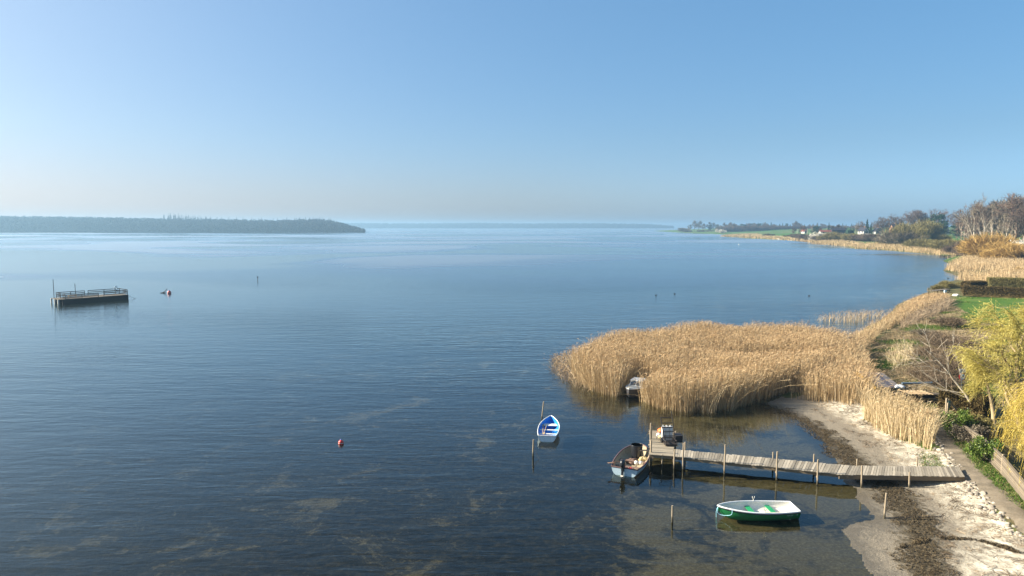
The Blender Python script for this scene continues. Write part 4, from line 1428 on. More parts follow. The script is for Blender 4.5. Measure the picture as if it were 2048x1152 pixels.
for sx in (-0.36, 0.36):
    for y in (-0.62, 0.25): q.bar((sx, y, 0.0), (sx, y, 0.32), 0.045, 0.045)
q.build('base_frame', [P_IRON], hc)
for sx in (-0.43, 0.43):
    q = MB(); q.tube([(sx - 0.03, 0.18, 0.17), (sx + 0.03, 0.18, 0.17)], 0.17, 14, 0, True, False); q.build('wheel', [P_BLACK], hc)
for k in range(3):
    x = cp.x - 0.24 + 0.25 * k
    cj = thing('jerrycan', ('leftmost', 'middle', 'rightmost')[k] + ' of three white jerrycans lashed to the black cart', 'jerrycan', (x, cp.y + 0.52, DZ + 0.045), rad(4), 'jerrycans on the cart')
    q = MB(); q.box((0, 0, 0.52), (0.21, 0.22, 0.94), 0, 0, 0.9); q.build('can_body', [P_WHITE], cj)
    q = MB(); q.lathe([(0.035, 0.99), (0.035, 1.05), (0, 1.055)], 10, (0.04, 0, 0)); q.build('cap', [P_BLACK], cj)
    q = MB(); q.tube([(-0.08, 0, 0.98), (-0.07, 0, 1.06), (0.0, 0, 1.06), (0.01, 0, 0.98)], 0.014, 6); q.build('handle', [P_WHITE], cj)
cr = thing('crate', 'dark box beside the black cart on the platform', 'crate', (cp.x + 0.72, cp.y + 0.45, DZ + 0.045))
q = MB(); q.box((0, 0, 0.21), (0.46, 0.7, 0.42)); q.build('crate_body', [P_BLACK], cr)
q = MB(); q.box((0, 0, 0.435), (0.50, 0.74, 0.03)); q.build('lid', [P_IRON], cr)
for k, (px, py, m_, lab) in enumerate([(1317.5, 870.5, P_FLOAT, 'white net float on the platform, beside the orange cloth'), (1322, 874.5, P_YELLOW, 'cream coloured net float on the platform, next to the cart')]):
    p = Vector(at(px, py, DZ + 0.2))
    fl = thing('net_float', lab, 'float', (p.x, p.y, DZ + 0.045 + 0.16), 0, 'floats on the platform')
    q = MB(); q.ball((0, 0, 0), 0.17, 0, 16, 0.95); q.build('float_ball', [m_], fl)
    q = MB(); q.tube([(0, 0, 0.12), (-0.15, -0.18, 0.0), (-0.2, -0.3, -0.14)], 0.02, 6); q.build('strap', [P_BLACK], fl)
p = Vector(at(1322, 865, DZ))
sack('cloth', 'orange cloth draped in a heap behind the white floats', 'cloth', (p.x + 0.05, p.y, DZ + 0.05), 0.24, P_ORANGE, 8, 0.6)

# ------------------------------------------------------------------ mooring posts
def mooring(label, bx, by, tx_, ty, r, group='mooring posts', mats=None):
    b = Vector(at(bx, by, 0.0)) if by < 1000 or bx < 1500 else Vector(G(bx, by))
    d = ray(tx_, ty); k = b.y / d[1]
    zt = CAM_H + d[2] * k; xt = d[0] * k
    zb = hz(b.x, b.y) - 0.6
    f = lambda z: b.x + (xt - b.x) * (z - b.z) / (zt - b.z)
    q = MB(); q.tube([(f(z), b.y, z) for z in np.linspace(zb, zt, 6)], [r * 1.1, r * 1.08, r * 1.04, r, r * 0.96, r * 0.88], 10)
    o = q.build('mooring_post', [W_POST])
    return tag(o, label, 'post', group), Vector((f(zt), b.y, zt)), b
_, topA, _ = mooring('leaning wooden post in the water behind the bow of the blue boat', 1083.5, 838, 1087.5, 803, 0.05)
_, topB, baseB = mooring('upright wooden post in the water in front of the blue boat, with a dark rope', 1066, 912, 1067, 879, 0.055)
mooring('lone wooden post in open water left of the green boat', 1344.5, 1044, 1345, 1011, 0.05)
_, topD, baseD = mooring('pale post planted in wet sand at the water edge', 1768.5, 1037, 1773, 986, 0.05)
rope('mooring_rope', 'dark rope hanging from the upright post into the water', [topB + Vector((0, -0.03, -0.25)), topB + Vector((0.16, -0.3, -0.75)), topB + Vector((0.42, -0.7, -1.2)), topB + Vector((0.48, -0.9, -1.55))], 0.014, P_ROPE_SHADOW)
e_ = Vector(G(1884, 1033)); e_.z += 0.03  # dark strand added on the sand to stand for the post's shadow
rope('post_shadow_line', 'thin dark strand laid on the sand as the shadow of the pale post', [baseD + Vector((0, 0, 0.05)), Vector((*(baseD.lerp(e_, .33))[:2], hz(*(baseD.lerp(e_, .33))[:2]) + 0.02)), Vector((*(baseD.lerp(e_, .66))[:2], hz(*(baseD.lerp(e_, .66))[:2]) + 0.02)), e_], 0.018, P_ROPE_SHADOW, 'line')

# ------------------------------------------------------------------ buoys, marks and ducks
def buoy(label, px, py, r, mat, group='marker buoys', pole=None):
    p = at(px, py, r * 0.5)
    t = thing('buoy', label, 'buoy', (p[0], p[1], r * 0.35), 0, group)
    q = MB(); q.ball((0, 0, 0), r, 0, 18, 1.15); q.build('float_body', [mat], t)
    q = MB(); q.lathe([(r * 0.28, r * 1.05), (r * 0.25, r * 1.35), (r * 0.05, r * 1.4)], 10); q.build('top_ring', [P_BLUE], t)
    q = MB(); q.lathe([(r * 1.005, -0.06 * r), (r * 1.01, 0.10 * r)], 18); q.build('band', [P_FLOAT], t)
    return t
buoy('red and white buoy alone in open water, the larger one', 682, 885, 0.19, P_RED)
buoy('tiny red buoy beside the swimming raft', 338.5, 585, 0.42, P_RED)
p = at(329, 586, 0)
q = MB(); q.tube([(-0.75, 0, -0.1), (0.1, 0.1, 0.35), (0.62, 0.15, 1.0)], [0.10, 0.08, 0.05], 8); q.tube([(-0.9, 0, 0.05), (0.3, 0.05, 0.05)], 0.07, 8)
o = q.build('driftwood', [W_DARK]); o.location = p; tag(o, 'dark bent branch sticking out of the water beside the tiny red buoy', 'driftwood')
p = at(515.5, 561, 0)
q = MB(); q.tube([(0, 0, -1.0), (0, 0, 0.85)], [0.10, 0.07], 8); q.box((0, 0, 0.95), (0.32, 0.32, 0.36), 0, 0, 0.6); o = q.build('marker_stake', [P_IRON]); o.location = p
tag(o, 'small dark marker stake far out in open water', 'marker stake')
def duck(label, px, py, s, rz):
    p = at(px, py, 0)
    t = thing('duck', label, 'duck', (p[0], p[1], 0.0), rz, 'ducks on the water')
    q = MB()
    prof = [(-0.30, 0.01, 0.10), (-0.24, 0.07, 0.10), (-0.12, 0.12, 0.075), (0.02, 0.135, 0.07), (0.13, 0.10, 0.085), (0.18, 0.055, 0.15), (0.20, 0.042, 0.22), (0.225, 0.055, 0.28), (0.26, 0.05, 0.29), (0.30, 0.02, 0.28), (0.35, 0.012, 0.27)]
    rows = []
    for x, r, z in prof:
        rows.append([(x * s, r * s * math.cos(a), (z + r * 0.85 * math.sin(a)) * s) for a in np.linspace(0, 2 * math.pi, 11)])
    q.grid(rows, 0, True)
    q.build('body', [P_DUCK], t)
    return t
duck('dark duck swimming nearest the shore reeds', 1618, 592, 0.85, 2.8)
duck('dark duck swimming far out left of the other', 1312, 591, 0.85, 0.2)
duck('dark duck swimming far out, right of its companion', 1349, 588, 0.85, 3.0)
duck('dark duck close to the golden reeds of the small inlet', 1896, 557, 1.0, 3.3)
p = at(1477.5, 489.5, 0)
t = thing('buoy', 'small white buoy far out off the distant reed belts', 'buoy', (p[0], p[1], 0), 0, 'marker buoys')
q = MB(); q.lathe([(0.3, -0.2), (0.36, 0.2), (0.2, 0.5), (0.12, 0.8), (0.02, 0.9)], 12); q.build('float_body', [P_WHITE], t)
p = at(1560.5, 479.5, 0)
t = make_boat('moored_boat', 'small white boat moored at the distant reed edge', (p[0], p[1], 0), rad(165), (5.0, 2.0, 0.9, 0.2, 0.4, 0.85, 2.2), P_WHITE, P_CREAM, P_WHITE, P_CREAM, [(0.4, 0.3, 0.5)], None)

# ------------------------------------------------------------------ swimming raft
A0 = Vector(at(117, 609, 0)); B0 = Vector(at(257, 598.5, 0)); C0 = Vector(at(92, 607, 0))
dl = (B0 - A0); LR = dl.length; u = dl.normalized(); w = Vector((-u.y, u.x, 0)); WR = abs((C0 - A0).dot(w)) + 0.6
rz = math.atan2(u.y, u.x)
rf = thing('swimming_raft', 'long dark floating bathing platform with railings, moored far out on the left', 'raft', (A0.x, A0.y, 0), rz)
ZD = 0.92
q = MB()
for i in range(34):
    x = LR * (i + 0.5) / 34
    q.box((x, WR / 2, ZD), (LR / 34 * 0.94, WR + 0.1, 0.07))
q.build('deck', [wood("raft_deck", (0.10, 0.085, 0.065), (0.20, 0.17, 0.13), (0, 1, 0))], rf)
q = MB()
for yy in (0.12, WR / 2, WR - 0.12): q.box((LR / 2 + 0.35, yy, 0.32), (LR - 0.75, 0.5 if yy != WR / 2 else 0.4, 1.10))
q.build('pontoon', [P_RAFTDK], rf)
for yy in (0.12, WR / 2, WR - 0.12):
    q = MB(); q.box((0.02, yy, 0.32), (0.22, 0.30, 1.12)); q.build('end_post', [P_CONC], rf)
def railing(x0, y0, x1, y1, h=1.0, n=3, mid=1):
    q = MB()
    for k in range(n):
        z = ZD + 0.04 + h * (k + 1) / n
        q.bar((x0, y0, z), (x1, y1, z), 0.06, 0.13)
    L_ = math.hypot(x1 - x0, y1 - y0); m = max(int(L_ / 2.2), 1)
    for i in range(m + 1):
        t_ = i / m
        q.bar((x0 + (x1 - x0) * t_, y0 + (y1 - y0) * t_, ZD), (x0 + (x1 - x0) * t_, y0 + (y1 - y0) * t_, ZD + h + 0.04), 0.09, 0.09)
    q.build('railing', [P_RAIL], rf)
railing(0.9, WR - 0.1, LR * 0.47, WR - 0.1)
railing(LR * 0.52, WR - 0.1, LR - 0.1, WR - 0.1)
railing(1.2, 0.1, LR * 0.56, 0.1, 0.75)
railing(LR * 0.64, 0.1, LR - 0.1, 0.1, 0.95)
railing(LR - 0.1, 0.1, LR - 0.1, WR - 0.1)
railing(0.9, 0.1 + WR * 0.35, 0.9, WR - 0.1)
railing(1.2, 0.1, 1.2, WR * 0.30, 0.9)
for x, y, h in ((0.45, WR - 0.35, 3.7), (0.3, WR - 0.9, 1.2), (4.2, WR - 0.2, 2.6)):
    q = MB(); q.tube([(x, y, ZD - 1.2), (x, y, ZD + h)], 0.055, 8); q.build('pole', [P_RAIL], rf)
RL = lambda x, y, z: (A0.x + u.x * x + w.x * y, A0.y + u.y * x + w.y * y, z)
bn = thing('picnic_bench', 'low timber bench standing on the swimming raft', 'bench', RL(3.0, WR * 0.45, ZD + 0.04), rz)
q = MB(); q.box((0, 0, 0.45), (1.6, 0.5, 0.06)); q.build('seat', [W_GREYX], bn)
for sx in (-0.65, 0.65):
    q = MB(); q.box((sx, 0, 0.21), (0.08, 0.44, 0.42)); q.build('leg', [W_GREYX], bn)
lp = thing('life_ring_stand', 'grey stand with life ring at the right end of the swimming raft', 'life ring', RL(LR - 1.7, WR * 0.45, ZD + 0.04), rz + 0.5)
q = MB(); q.bar((0, 0, 0), (0, 0, 1.45), 0.12, 0.12); q.bar((-0.3, 0, 1.0), (0.3, 0, 1.0), 0.08, 0.08); q.build('stand', [P_METAL], lp)
q = MB(); q.tube([(0.34 * math.cos(a), -0.10, 1.35 + 0.34 * math.sin(a)) for a in np.linspace(0, 2 * math.pi, 19)], 0.10, 8, caps=False); q.build('ring', [P_PALEBL], lp)
rope('mooring_rope', 'pale rope slanting from the right end of the raft into the water', [RL(LR + 0.1, 0.4, 0.7), RL(LR + 0.8, 0.1, 0.25), RL(LR + 1.6, -0.3, -0.15)], 0.04, P_CREAM)

# ================================================================== TREES, SHRUBS, HEDGES
B_BARK = leafy("bark_brown", [(0, (0.10, 0.075, 0.055)), (1, (0.20, 0.155, 0.115))], 0.9, 0.1)
B_PALE = leafy("bark_pale", [(0, (0.30, 0.255, 0.19)), (1, (0.46, 0.405, 0.32))], 0.85, 0.1)
B_WILLOW = leafy("bark_willow", [(0, (0.26, 0.20, 0.12)), (1, (0.44, 0.35, 0.22))], 0.9, 0.1)
T_BROWN = leafy("twigs_brown", [(0, (0.07, 0.050, 0.037)), (0.5, (0.125, 0.092, 0.068)), (1, (0.20, 0.15, 0.115))], 0.9, 0.05)
T_GREY = leafy("twigs_grey", [(0, (0.085, 0.072, 0.052)), (0.5, (0.15, 0.128, 0.092)), (1, (0.24, 0.205, 0.15))], 0.9, 0.05)
T_RED = leafy("twigs_reddish", [(0, (0.075, 0.048, 0.036)), (0.5, (0.135, 0.092, 0.070)), (1, (0.21, 0.155, 0.12))], 0.9, 0.05)
T_OLIVE = leafy("twigs_olive", [(0, (0.10, 0.085, 0.03)), (0.5, (0.19, 0.165, 0.065)), (1, (0.28, 0.24, 0.10))], 0.9, 0.05)
T_GOLD = leafy("twigs_golden", [(0, (0.22, 0.13, 0.035)), (0.5, (0.38, 0.24, 0.075)), (1, (0.52, 0.36, 0.13))], 0.85, 0.05)
T_DARK = leafy("twigs_dark_hedge", [(0, (0.045, 0.034, 0.015)), (0.5, (0.085, 0.062, 0.026)), (1, (0.14, 0.105, 0.045))], 0.9, 0.05)
T_THICK = leafy("twigs_thicket", [(0, (0.085, 0.060, 0.038)), (0.5, (0.15, 0.11, 0.072)), (1, (0.24, 0.185, 0.125))], 0.9, 0.05)
L_CONIFER = leafy("needles", [(0, (0.012, 0.032, 0.020)), (0.6, (0.022, 0.058, 0.034)), (1, (0.045, 0.090, 0.045))], 0.7, 0.15)
L_WILLOW = leafy("willow_strands", [(0, (0.28, 0.20, 0.035)), (0.5, (0.50, 0.385, 0.08)), (1, (0.64, 0.53, 0.17))], 0.75, 0.1, 0.25)
L_WILLOW2 = leafy("willow_catkins", [(0, (0.28, 0.235, 0.055)), (0.5, (0.50, 0.425, 0.105)), (1, (0.66, 0.59, 0.22))], 0.75, 0.1, 0.25)
L_IVY = leafy("ivy_leaves", [(0, (0.030, 0.065, 0.008)), (0.5, (0.085, 0.145, 0.016)), (1, (0.22, 0.28, 0.05))], 0.45, 0.4, 0.15)
L_BLOSSOM = leafy("blossom", [(0, (0.45, 0.42, 0.33)), (1, (0.72, 0.69, 0.60))], 0.9, 0.05)
L_GRASS = leafy("grass_blades", [(0, (0.035, 0.095, 0.010)), (0.45, (0.065, 0.145, 0.016)), (0.7, (0.13, 0.17, 0.04)), (1, (0.33, 0.27, 0.13))], 0.7, 0.1, 0.2)
L_STRAW = leafy("straw", [(0, (0.17, 0.12, 0.07)), (0.5, (0.31, 0.235, 0.13)), (1, (0.46, 0.38, 0.24))], 0.85, 0.05, 0.1)
L_WRACK_SHADE = leafy("wrack", [(0, (0.025, 0.018, 0.010)), (0.6, (0.075, 0.054, 0.028)), (1, (0.17, 0.13, 0.075))], 0.8, 0.15)  # also colours the dark strips for the bank and its shadow


def skeleton(rng, H, levels=3, n0=7, up=0.35, ang=0.75, trunk_frac=0.35, r0=None, lean=(0, 0), wander=0.12, first=0.25, lens=(0.55, 0.6, 0.55), kids=(7, 6, 6)):
    """list of (points, radii, level) for a bare tree of height H standing at the origin"""
    out = []
    r0 = r0 or H * 0.022

    def limb(p, d, L, r, lvl):
        n = 6 if lvl < 2 else 4
        pts = [p.copy()]; q = p.copy(); dd = d.copy()
        for i in range(n):
            dd = dd + rng.normal(0, wander * (0.6 if lvl == 0 else 1.2), 3)
            dd[2] += up * (0.10 if lvl == 0 else 0.22)
            dd /= np.linalg.norm(dd)
            q = q + dd * L / n
            pts.append(q.copy())
        rs = [r * (1 - 0.75 * i / n) for i in range(n + 1)]
        out.append((np.array(pts), rs, lvl))
        if lvl >= levels: return
        k = kids[min(lvl, len(kids) - 1)]
        for j in range(k):
            t = (first if lvl == 0 else 0.2) + (1 - (first if lvl == 0 else 0.2)) * (j + rng.random()) / k
            i = min(int(t * n), n - 1); f = t * n - i
            bp = pts[i] * (1 - f) + pts[i + 1] * f
            td = pts[i + 1] - pts[i]; td = td / np.linalg.norm(td)
            a = rng.uniform(0, 2 * math.pi)
            o = np.cross(td, [math.cos(a), math.sin(a), 0.3]); o /= np.linalg.norm(o)
            g = ang * rng.uniform(0.7, 1.25)
            nd = td * math.cos(g) + o * math.sin(g)
            limb(bp, nd, L * lens[min(lvl, len(lens) - 1)] * rng.uniform(0.7, 1.15) * (1.15 - 0.5 * t), max(r * (1 - 0.75 * t) * 0.6, 0.006), lvl + 1)
    limb(np.zeros(3), np.array([lean[0], lean[1], 1.0]) / np.linalg.norm([lean[0], lean[1], 1.0]), H * 0.82, r0, 0)
    return out


def tree_meshes(name, rng, H, tube_levels=1, width=0.03, twigs=3, twig_len=0.8, **kw):
    sk = skeleton(rng, H, **kw)
    mb = MB()
    ribs = []; wid = []
    tips = []
    mx = max(s[2] for s in sk)
    for pts, rs, lvl in sk:
        if lvl <= tube_levels:
            mb.tube([tuple(p) for p in pts], [max(r, 0.012) for r in rs], 6 if lvl == 0 else 5, 0, False)
        else:
            idx = np.linspace(0, len(pts) - 1, 3).astype(int)
            ribs.append(pts[idx]); wid.append([max(width * 1.3, rs[0] * 1.6), width * 1.1, width * 0.5])
        if lvl == mx:
            tips.append(pts)
    # fine twigs round the last limbs
    T = np.array([p[-3:] for p in tips])
    for k in range(twigs):
        f = rng.random(len(T))[:, None]
        b = T[:, 0] * (1 - f) + T[:, -1] * f
        d = (T[:, -1] - T[:, 0]); d /= np.linalg.norm(d, axis=1, keepdims=True) + 1e-6
        d = d + rng.normal(0, 0.65, d.shape); d /= np.linalg.norm(d, axis=1, keepdims=True)
        l = rng.uniform(0.5, 1.2, len(T))[:, None] * twig_len
        m = b + d * l * 0.5 + rng.normal(0, 0.06, b.shape) * twig_len
        for a_ in range(len(T)):
            ribs.append(np.array([b[a_], m[a_], b[a_] + d[a_] * l[a_] + [0, 0, -0.05 * twig_len]]))
            wid.append([width, width * 0.8, width * 0.3])
    V, Q = strip_mesh(np.array(ribs), np.array(wid))
    return mb.mesh(name + '_trunk'), mesh_np(name + '_twigs', V, Q)


def make_tree(name, label, cat, meshes, mats, loc=(0, 0, 0), rz=0.0, scale=1.0, group=None):
    t = thing(name, label, cat, loc, rz, group)
    t.scale = (scale,) * 3
    link('trunk', meshes[0], [mats[0]], t); link('crown', meshes[1], [mats[1]], t)
    return t


def conifer_meshes(rng, H, R, n=900, droop=0.25, col=0.12, w=0.30):
    mb = MB(); mb.tube([(0, 0, 0), (0.02 * H, 0, H * 0.5), (0, 0, H)], [H * 0.018, H * 0.012, 0.02], 6, 0, False)
    z = H * (col + (0.985 - col) * rng.random(n) ** 1.2)
    a = rng.uniform(0, 2 * math.pi, n)
    prof = R * (1 - (z / H - col) / (1 - col)) ** 0.85 * (0.72 + 0.28 * np.sin(z / H * 55)) + 0.15
    r1 = prof * rng.uniform(0.6, 1.1, n); r0_ = r1 * rng.uniform(0.0, 0.55, n)
    def P(r, dz): return np.stack([r * np.cos(a), r * np.sin(a), z + dz], 1)
    paths = np.stack([P(r0_, 0), P((r0_ + r1) / 2, -droop * r1 * 0.25), P(r1, -droop * r1)], 1)
    V, Q = strip_mesh(paths, np.stack([np.full(n, w * 0.5), np.full(n, w), np.full(n, w * 0.25)], 1) * (H / 14))
    return mb.mesh('conifer_trunk'), mesh_np('conifer_needles', V, Q)


def pine_meshes(rng, H, R):
    mb = MB(); mb.tube([(0, 0, 0), (0.01 * H, 0.01 * H, H * 0.5), (0, 0, H * 0.93)], [H * 0.025, H * 0.02, 0.05], 7, 0, False)
    cl = []
    for k in range(26):
        z = H * rng.uniform(0.28, 0.97); rr = R * (1.15 - 0.75 * ((z / H - 0.28) / 0.72) ** 1.5) * rng.uniform(0.3, 0.95); a = rng.uniform(0, 2 * math.pi)
        c = np.array([rr * math.cos(a), rr * math.sin(a), z])
        mb.tube([(0, 0, z - 0.12 * H * 0.5), tuple(c)], [H * 0.006, 0.03], 4, 0, False)
        cl.append((c, R * rng.uniform(0.28, 0.45)))
    B = []
    for c, r in cl:
        n = 70
        d = rng.normal(size=(n, 3)); d /= np.linalg.norm(d, axis=1, keepdims=True)
        p = c + d * (r * rng.random(n) ** 0.4)[:, None] * [1.25, 1.25, 0.6]
        e = rng.normal(size=(n, 3)); e /= np.linalg.norm(e, axis=1, keepdims=True)
        B.append(np.stack([p, p + e * r * 0.25, p + e * r * 0.5], 1))
    B = np.concatenate(B)
    V, Q = strip_mesh(B, np.tile([R * 0.05, R * 0.10, R * 0.03], (len(B), 1)))
    return mb.mesh('pine_trunk'), mesh_np('pine_needles', V, Q)


def shrub_meshes(rng, R, H, n=900, width=0.03, leaf=0, leaf_size=0.06, upward=0.5, stems=9, clump=14, flat=0.0):
    """many stemmed bush: stems from the foot and a clumpy shell of twigs"""
    mb = MB()
    cs = []
    for k in range(clump):
        a = rng.uniform(0, 2 * math.pi); e = math.asin(rng.uniform(-0.1, 1.0)); q = rng.uniform(0.45, 1.0)
        c = np.array([R * q * math.cos(e) * math.cos(a), R * q * math.cos(e) * math.sin(a), H * (0.40 + 0.52 * q * math.sin(e))])
        cs.append((c, R * rng.uniform(0.30, 0.5)))
        if k < stems:
            m = c * [0.45, 0.45, 0.5] + rng.normal(0, 0.05 * R, 3)
            mb.tube([tuple(rng.normal(0, 0.06 * R, 3) * [1, 1, 0]), tuple(m), tuple(c)], [R * 0.03, R * 0.02, R * 0.006], 5, 0, False)
    per = n // clump
    B = []
    for c, r in cs:
        d = rng.normal(size=(per, 3)); d /= np.linalg.norm(d, axis=1, keepdims=True)
        p = c + d * (r * rng.random(per) ** 0.5)[:, None] * [1, 1, H / (2 * R) + 0.25]
        p[:, 2] = np.maximum(p[:, 2], 0.04 * H)
        o = p - np.array([0, 0, H * 0.25]); o /= np.linalg.norm(o, axis=1, keepdims=True) + 1e-6
        e = o * 0.7 + rng.normal(0, 0.5, (per, 3)) + [0, 0, upward]; e /= np.linalg.norm(e, axis=1, keepdims=True)
        l = (r * rng.uniform(0.5, 1.1, per))[:, None]
        B.append(np.stack([p - e * l * 0.5, p + rng.normal(0, 0.05, p.shape) * r, p + e * l * 0.5], 1))
    B = np.concatenate(B)
    parts = [(*strip_mesh(B, np.tile([width, width, width * 0.4], (len(B), 1))), 0)]
    if leaf:
        i = rng.integers(0, len(B), leaf); f = rng.random(leaf)[:, None]
        p = B[i, 0] * (1 - f) + B[i, 2] * f + rng.normal(0, 0.05, (leaf, 3))
        d = rng.normal(size=(leaf, 3)); d /= np.linalg.norm(d, axis=1, keepdims=True)
        s = leaf_size * rng.uniform(0.6, 1.3, leaf)[:, None]
        parts.append((*strip_mesh(np.stack([p - d * s, p, p + d * s], 1), np.stack([s[:, 0] * 0.4, s[:, 0] * 1.3, s[:, 0] * 0.2], 1)), 0))
    V, Q, _ = join_vq(parts)
    return mb.mesh('shrub_stems'), mesh_np('shrub_twigs', V, Q)


def make_shrub(name, label, cat, meshes, mats, loc, rz=0.0, scale=1.0, group=None):
    t = thing(name, label, cat, loc, rz, group)
    t.scale = scale if isinstance(scale, tuple) else (scale,) * 3
    link('stems', meshes[0], [mats[0]], t); link('twigs', meshes[1], [mats[1]], t)
    return t


def spot(px, D, dz=0.0):
    x = hrange(px, D * math.cos(rad(PITCH)))
    # iterate: depth along the view axis of a ground point at forward distance D
    y = D; k = (15.0 - 2.0)
    zc = y * math.cos(rad(PITCH)) + (15.0 - hz(x, y)) * math.sin(rad(PITCH))
    x = (px - 1024) / FPX * zc
    return np.array([x, y, hz(x, y) + dz])


def top_h(px, py, p):
    """height above the foot p at which the pixel row py passes"""
    d = ray(px, py)
    return CAM_H + d[2] * (p[1] / d[1]) - p[2]


g_ = np.random.default_rng(23)
BARE = [tree_meshes('bare', np.random.default_rng(100 + k), 10.0, 1, 0.05, 4, 0.9, levels=3, kids=(9, 6, 5), ang=0.62, up=0.4) for k in range(4)]
FARB = [tree_meshes('farbare', np.random.default_rng(150 + k), 10.0, 0, 0.10, 4, 1.1, levels=3, kids=(9, 6, 5), ang=0.62, up=0.4, first=0.15) for k in range(4)]
BIRCH = [tree_meshes('birch', np.random.default_rng(200 + k), 10.0, 2, 0.022, 3, 0.8, levels=3, kids=(9, 7, 6), ang=0.50, up=0.55, first=0.12, lens=(0.66, 0.5, 0.5), lean=(l, 0), r0=0.26) for k, l in enumerate((0.0, -0.25, 0.2))]
CONI = [conifer_meshes(np.random.default_rng(300 + k), 10.0, r, 900) for k, r in enumerate((2.2, 2.8, 1.7))]
PINE = [pine_meshes(np.random.default_rng(320), 10.0, 3.0)]
SHRUB = [shrub_meshes(np.random.default_rng(400 + k), 2.5, 3.6, 6500, 0.028, upward=0.6, clump=20) for k in range(3)]
SHRUBL = [shrub_meshes(np.random.default_rng(420 + k), 2.5, 3.2, 1500, 0.05, 1500, 0.16, upward=0.3) for k in range(2)]


def put(kind, px, D, topy, label, group=None, wide=1.0, mats=None, rz=None):
    p = spot(px, D)
    h = max(top_h(px, topy, p), 1.0)
    rz = g_.uniform(0, 6.28) if rz is None else rz
    loc = (p[0], p[1], p[2] - 0.15)
    def s3(b): return (h / b * wide, h / b * wide, h / b)
    if kind == 'bare':
        t = make_tree('bare_tree', label, 'tree', (FARB if (D > 780 or 352 < D < 420 and px > 1925) else BARE)[g_.integers(4)], mats or (B_BARK, T_BROWN), loc, rz, 1, group); t.scale = s3(9.6)
    elif kind == 'birch':
        i = g_.integers(3)
        t = make_tree('birch_tree', label, 'tree', BIRCH[i], mats or (B_PALE, T_RED), loc, rz, 1, group); t.scale = s3(10.2)
    elif kind == 'conifer':
        t = make_tree('spruce_tree', label, 'tree', CONI[g_.integers(3)], (B_BARK, L_CONIFER), loc, rz, 1, group); t.scale = s3(10.0)
    elif kind == 'pine':
        t = make_tree('pine_tree', label, 'tree', PINE[0], (B_BARK, L_CONIFER), loc, rz, 1, group); t.scale = s3(10.0)
    else:
        m = {'olive': T_OLIVE, 'golden': T_GOLD, 'brown': T_BROWN, 'grey': T_GREY, 'dark': T_DARK, 'blossom': L_BLOSSOM, 'thicket': T_THICK, 'red': T_RED, 'green': L_CONIFER}[kind]
        ms = SHRUBL[g_.integers(2)] if kind in ('blossom', 'dark', 'green') else SHRUB[g_.integers(3)]
        nm = {'blossom': 'blossom_shrub'}.get(kind, 'shrub')
        t = make_shrub(nm, label, 'shrub', ms, (B_BARK, m), loc, rz, s3(3.5), group)
    return t


def copies_shared(t): return t

# --- materials share mesh data; a mesh can carry one material only, so each kind of twig gets its own copy of the mesh
_mesh_cache = {}
def link_cached(name, me, mats, parent):
    key = (me.name, mats[0].name)
    if key not in _mesh_cache:
        m = me if len(me.materials) == 0 else me.copy()
        if len(m.materials): m.materials.clear()
        m.materials.append(mats[0]); _mesh_cache[key] = m
    o = bpy.data.objects.new(name, _mesh_cache[key]); COL.objects.link(o); o.parent = parent
    return o
_link = link
def link(name, me, mats=(), parent=None):
    if name in ('trunk', 'crown', 'stems', 'twigs'): return link_cached(name, me, mats, parent)
    return _link(name, me, mats, parent)

# ------------------------------------------------------------------ far right shore
# the point: rounded grey trees at the tip
GT = 'trees on the far point'
put('grey', 1367, 1640, 456, 'low pale shrub at the very tip of the far point', None, 2.2)
for px, D, ty, k in ((1388, 1660, 444, 'bare'), (1396, 1680, 445, 'bare'), (1381, 1650, 451, 'bare'), (1404, 1690, 450, 'bare')):
    put(k, px, D, ty, 'grey bare tree in the tall clump on the far point', GT, 1.25, (B_BARK, T_GREY))
for px, D, ty in ((1410, 1700, 449), (1419, 1720, 446), (1426, 1720, 447), (1433, 1730, 450), (1441, 1740, 452), (1448, 1750, 453)):
    put('bare', px, D, ty, 'small bare tree in the row between the far point and the green field', 'trees between point and field', 1.2)
put('pine', 1420, 1650, 450, 'dark rounded evergreen among bare trees near the far point', None, 1.3)
put('pine', 1434, 1700, 450, 'second dark evergreen among bare trees, closer to the green field', None, 1.2)
for px in (1372, 1378, 1398, 1405, 1415, 1424):
    put('brown' if px % 2 else 'grey', px, 1620 - (px - 1370) * 1.0, 460, 'low shrub along the water edge of the far point', 'shrubs on the far point', 2.0)
put('blossom', 1444, 1330, 459, 'pale flowering shrub at the left end of the green field', None, 1.6)
put('blossom', 1435, 1400, 458.5, 'small whitish shrub left of the flowering one by the green field', None, 1.2)
# row behind the field
row = [(1452, 'bare', 448), (1460, 'bare', 447), (1468, 'bare', 449), (1468, 'conifer', 448), (1476, 'bare', 452), (1483, 'pine', 448), (1489, 'pine', 449), (1495, 'bare', 448), (1503, 'pine', 447), (1508, 'bare', 447.5),
       (1516, 'conifer', 445), (1520, 'pine', 447), (1525, 'conifer', 445.5), (1531, 'bare', 447), (1537, 'bare', 450), (1542, 'conifer', 443.5), (1546, 'bare', 449), (1552, 'conifer', 448.5), (1559, 'conifer', 447), (1565, 'conifer', 445.5),
       (1573, 'pine', 447), (1580, 'conifer', 448), (1588, 'bare', 444.5), (1594, 'bare', 446), (1601, 'bare', 449), (1609, 'conifer', 448), (1617, 'bare', 450), (1626, 'conifer', 447), (1634, 'conifer', 445), (1642, 'bare', 448),
       (1650, 'bare', 450), (1660, 'conifer', 449), (1668, 'conifer', 450), (1678, 'conifer', 447.5), (1685, 'conifer', 446), (1692, 'conifer', 448), (1703, 'conifer', 446.5), (1711, 'bare', 450), (1719, 'bare', 452)]
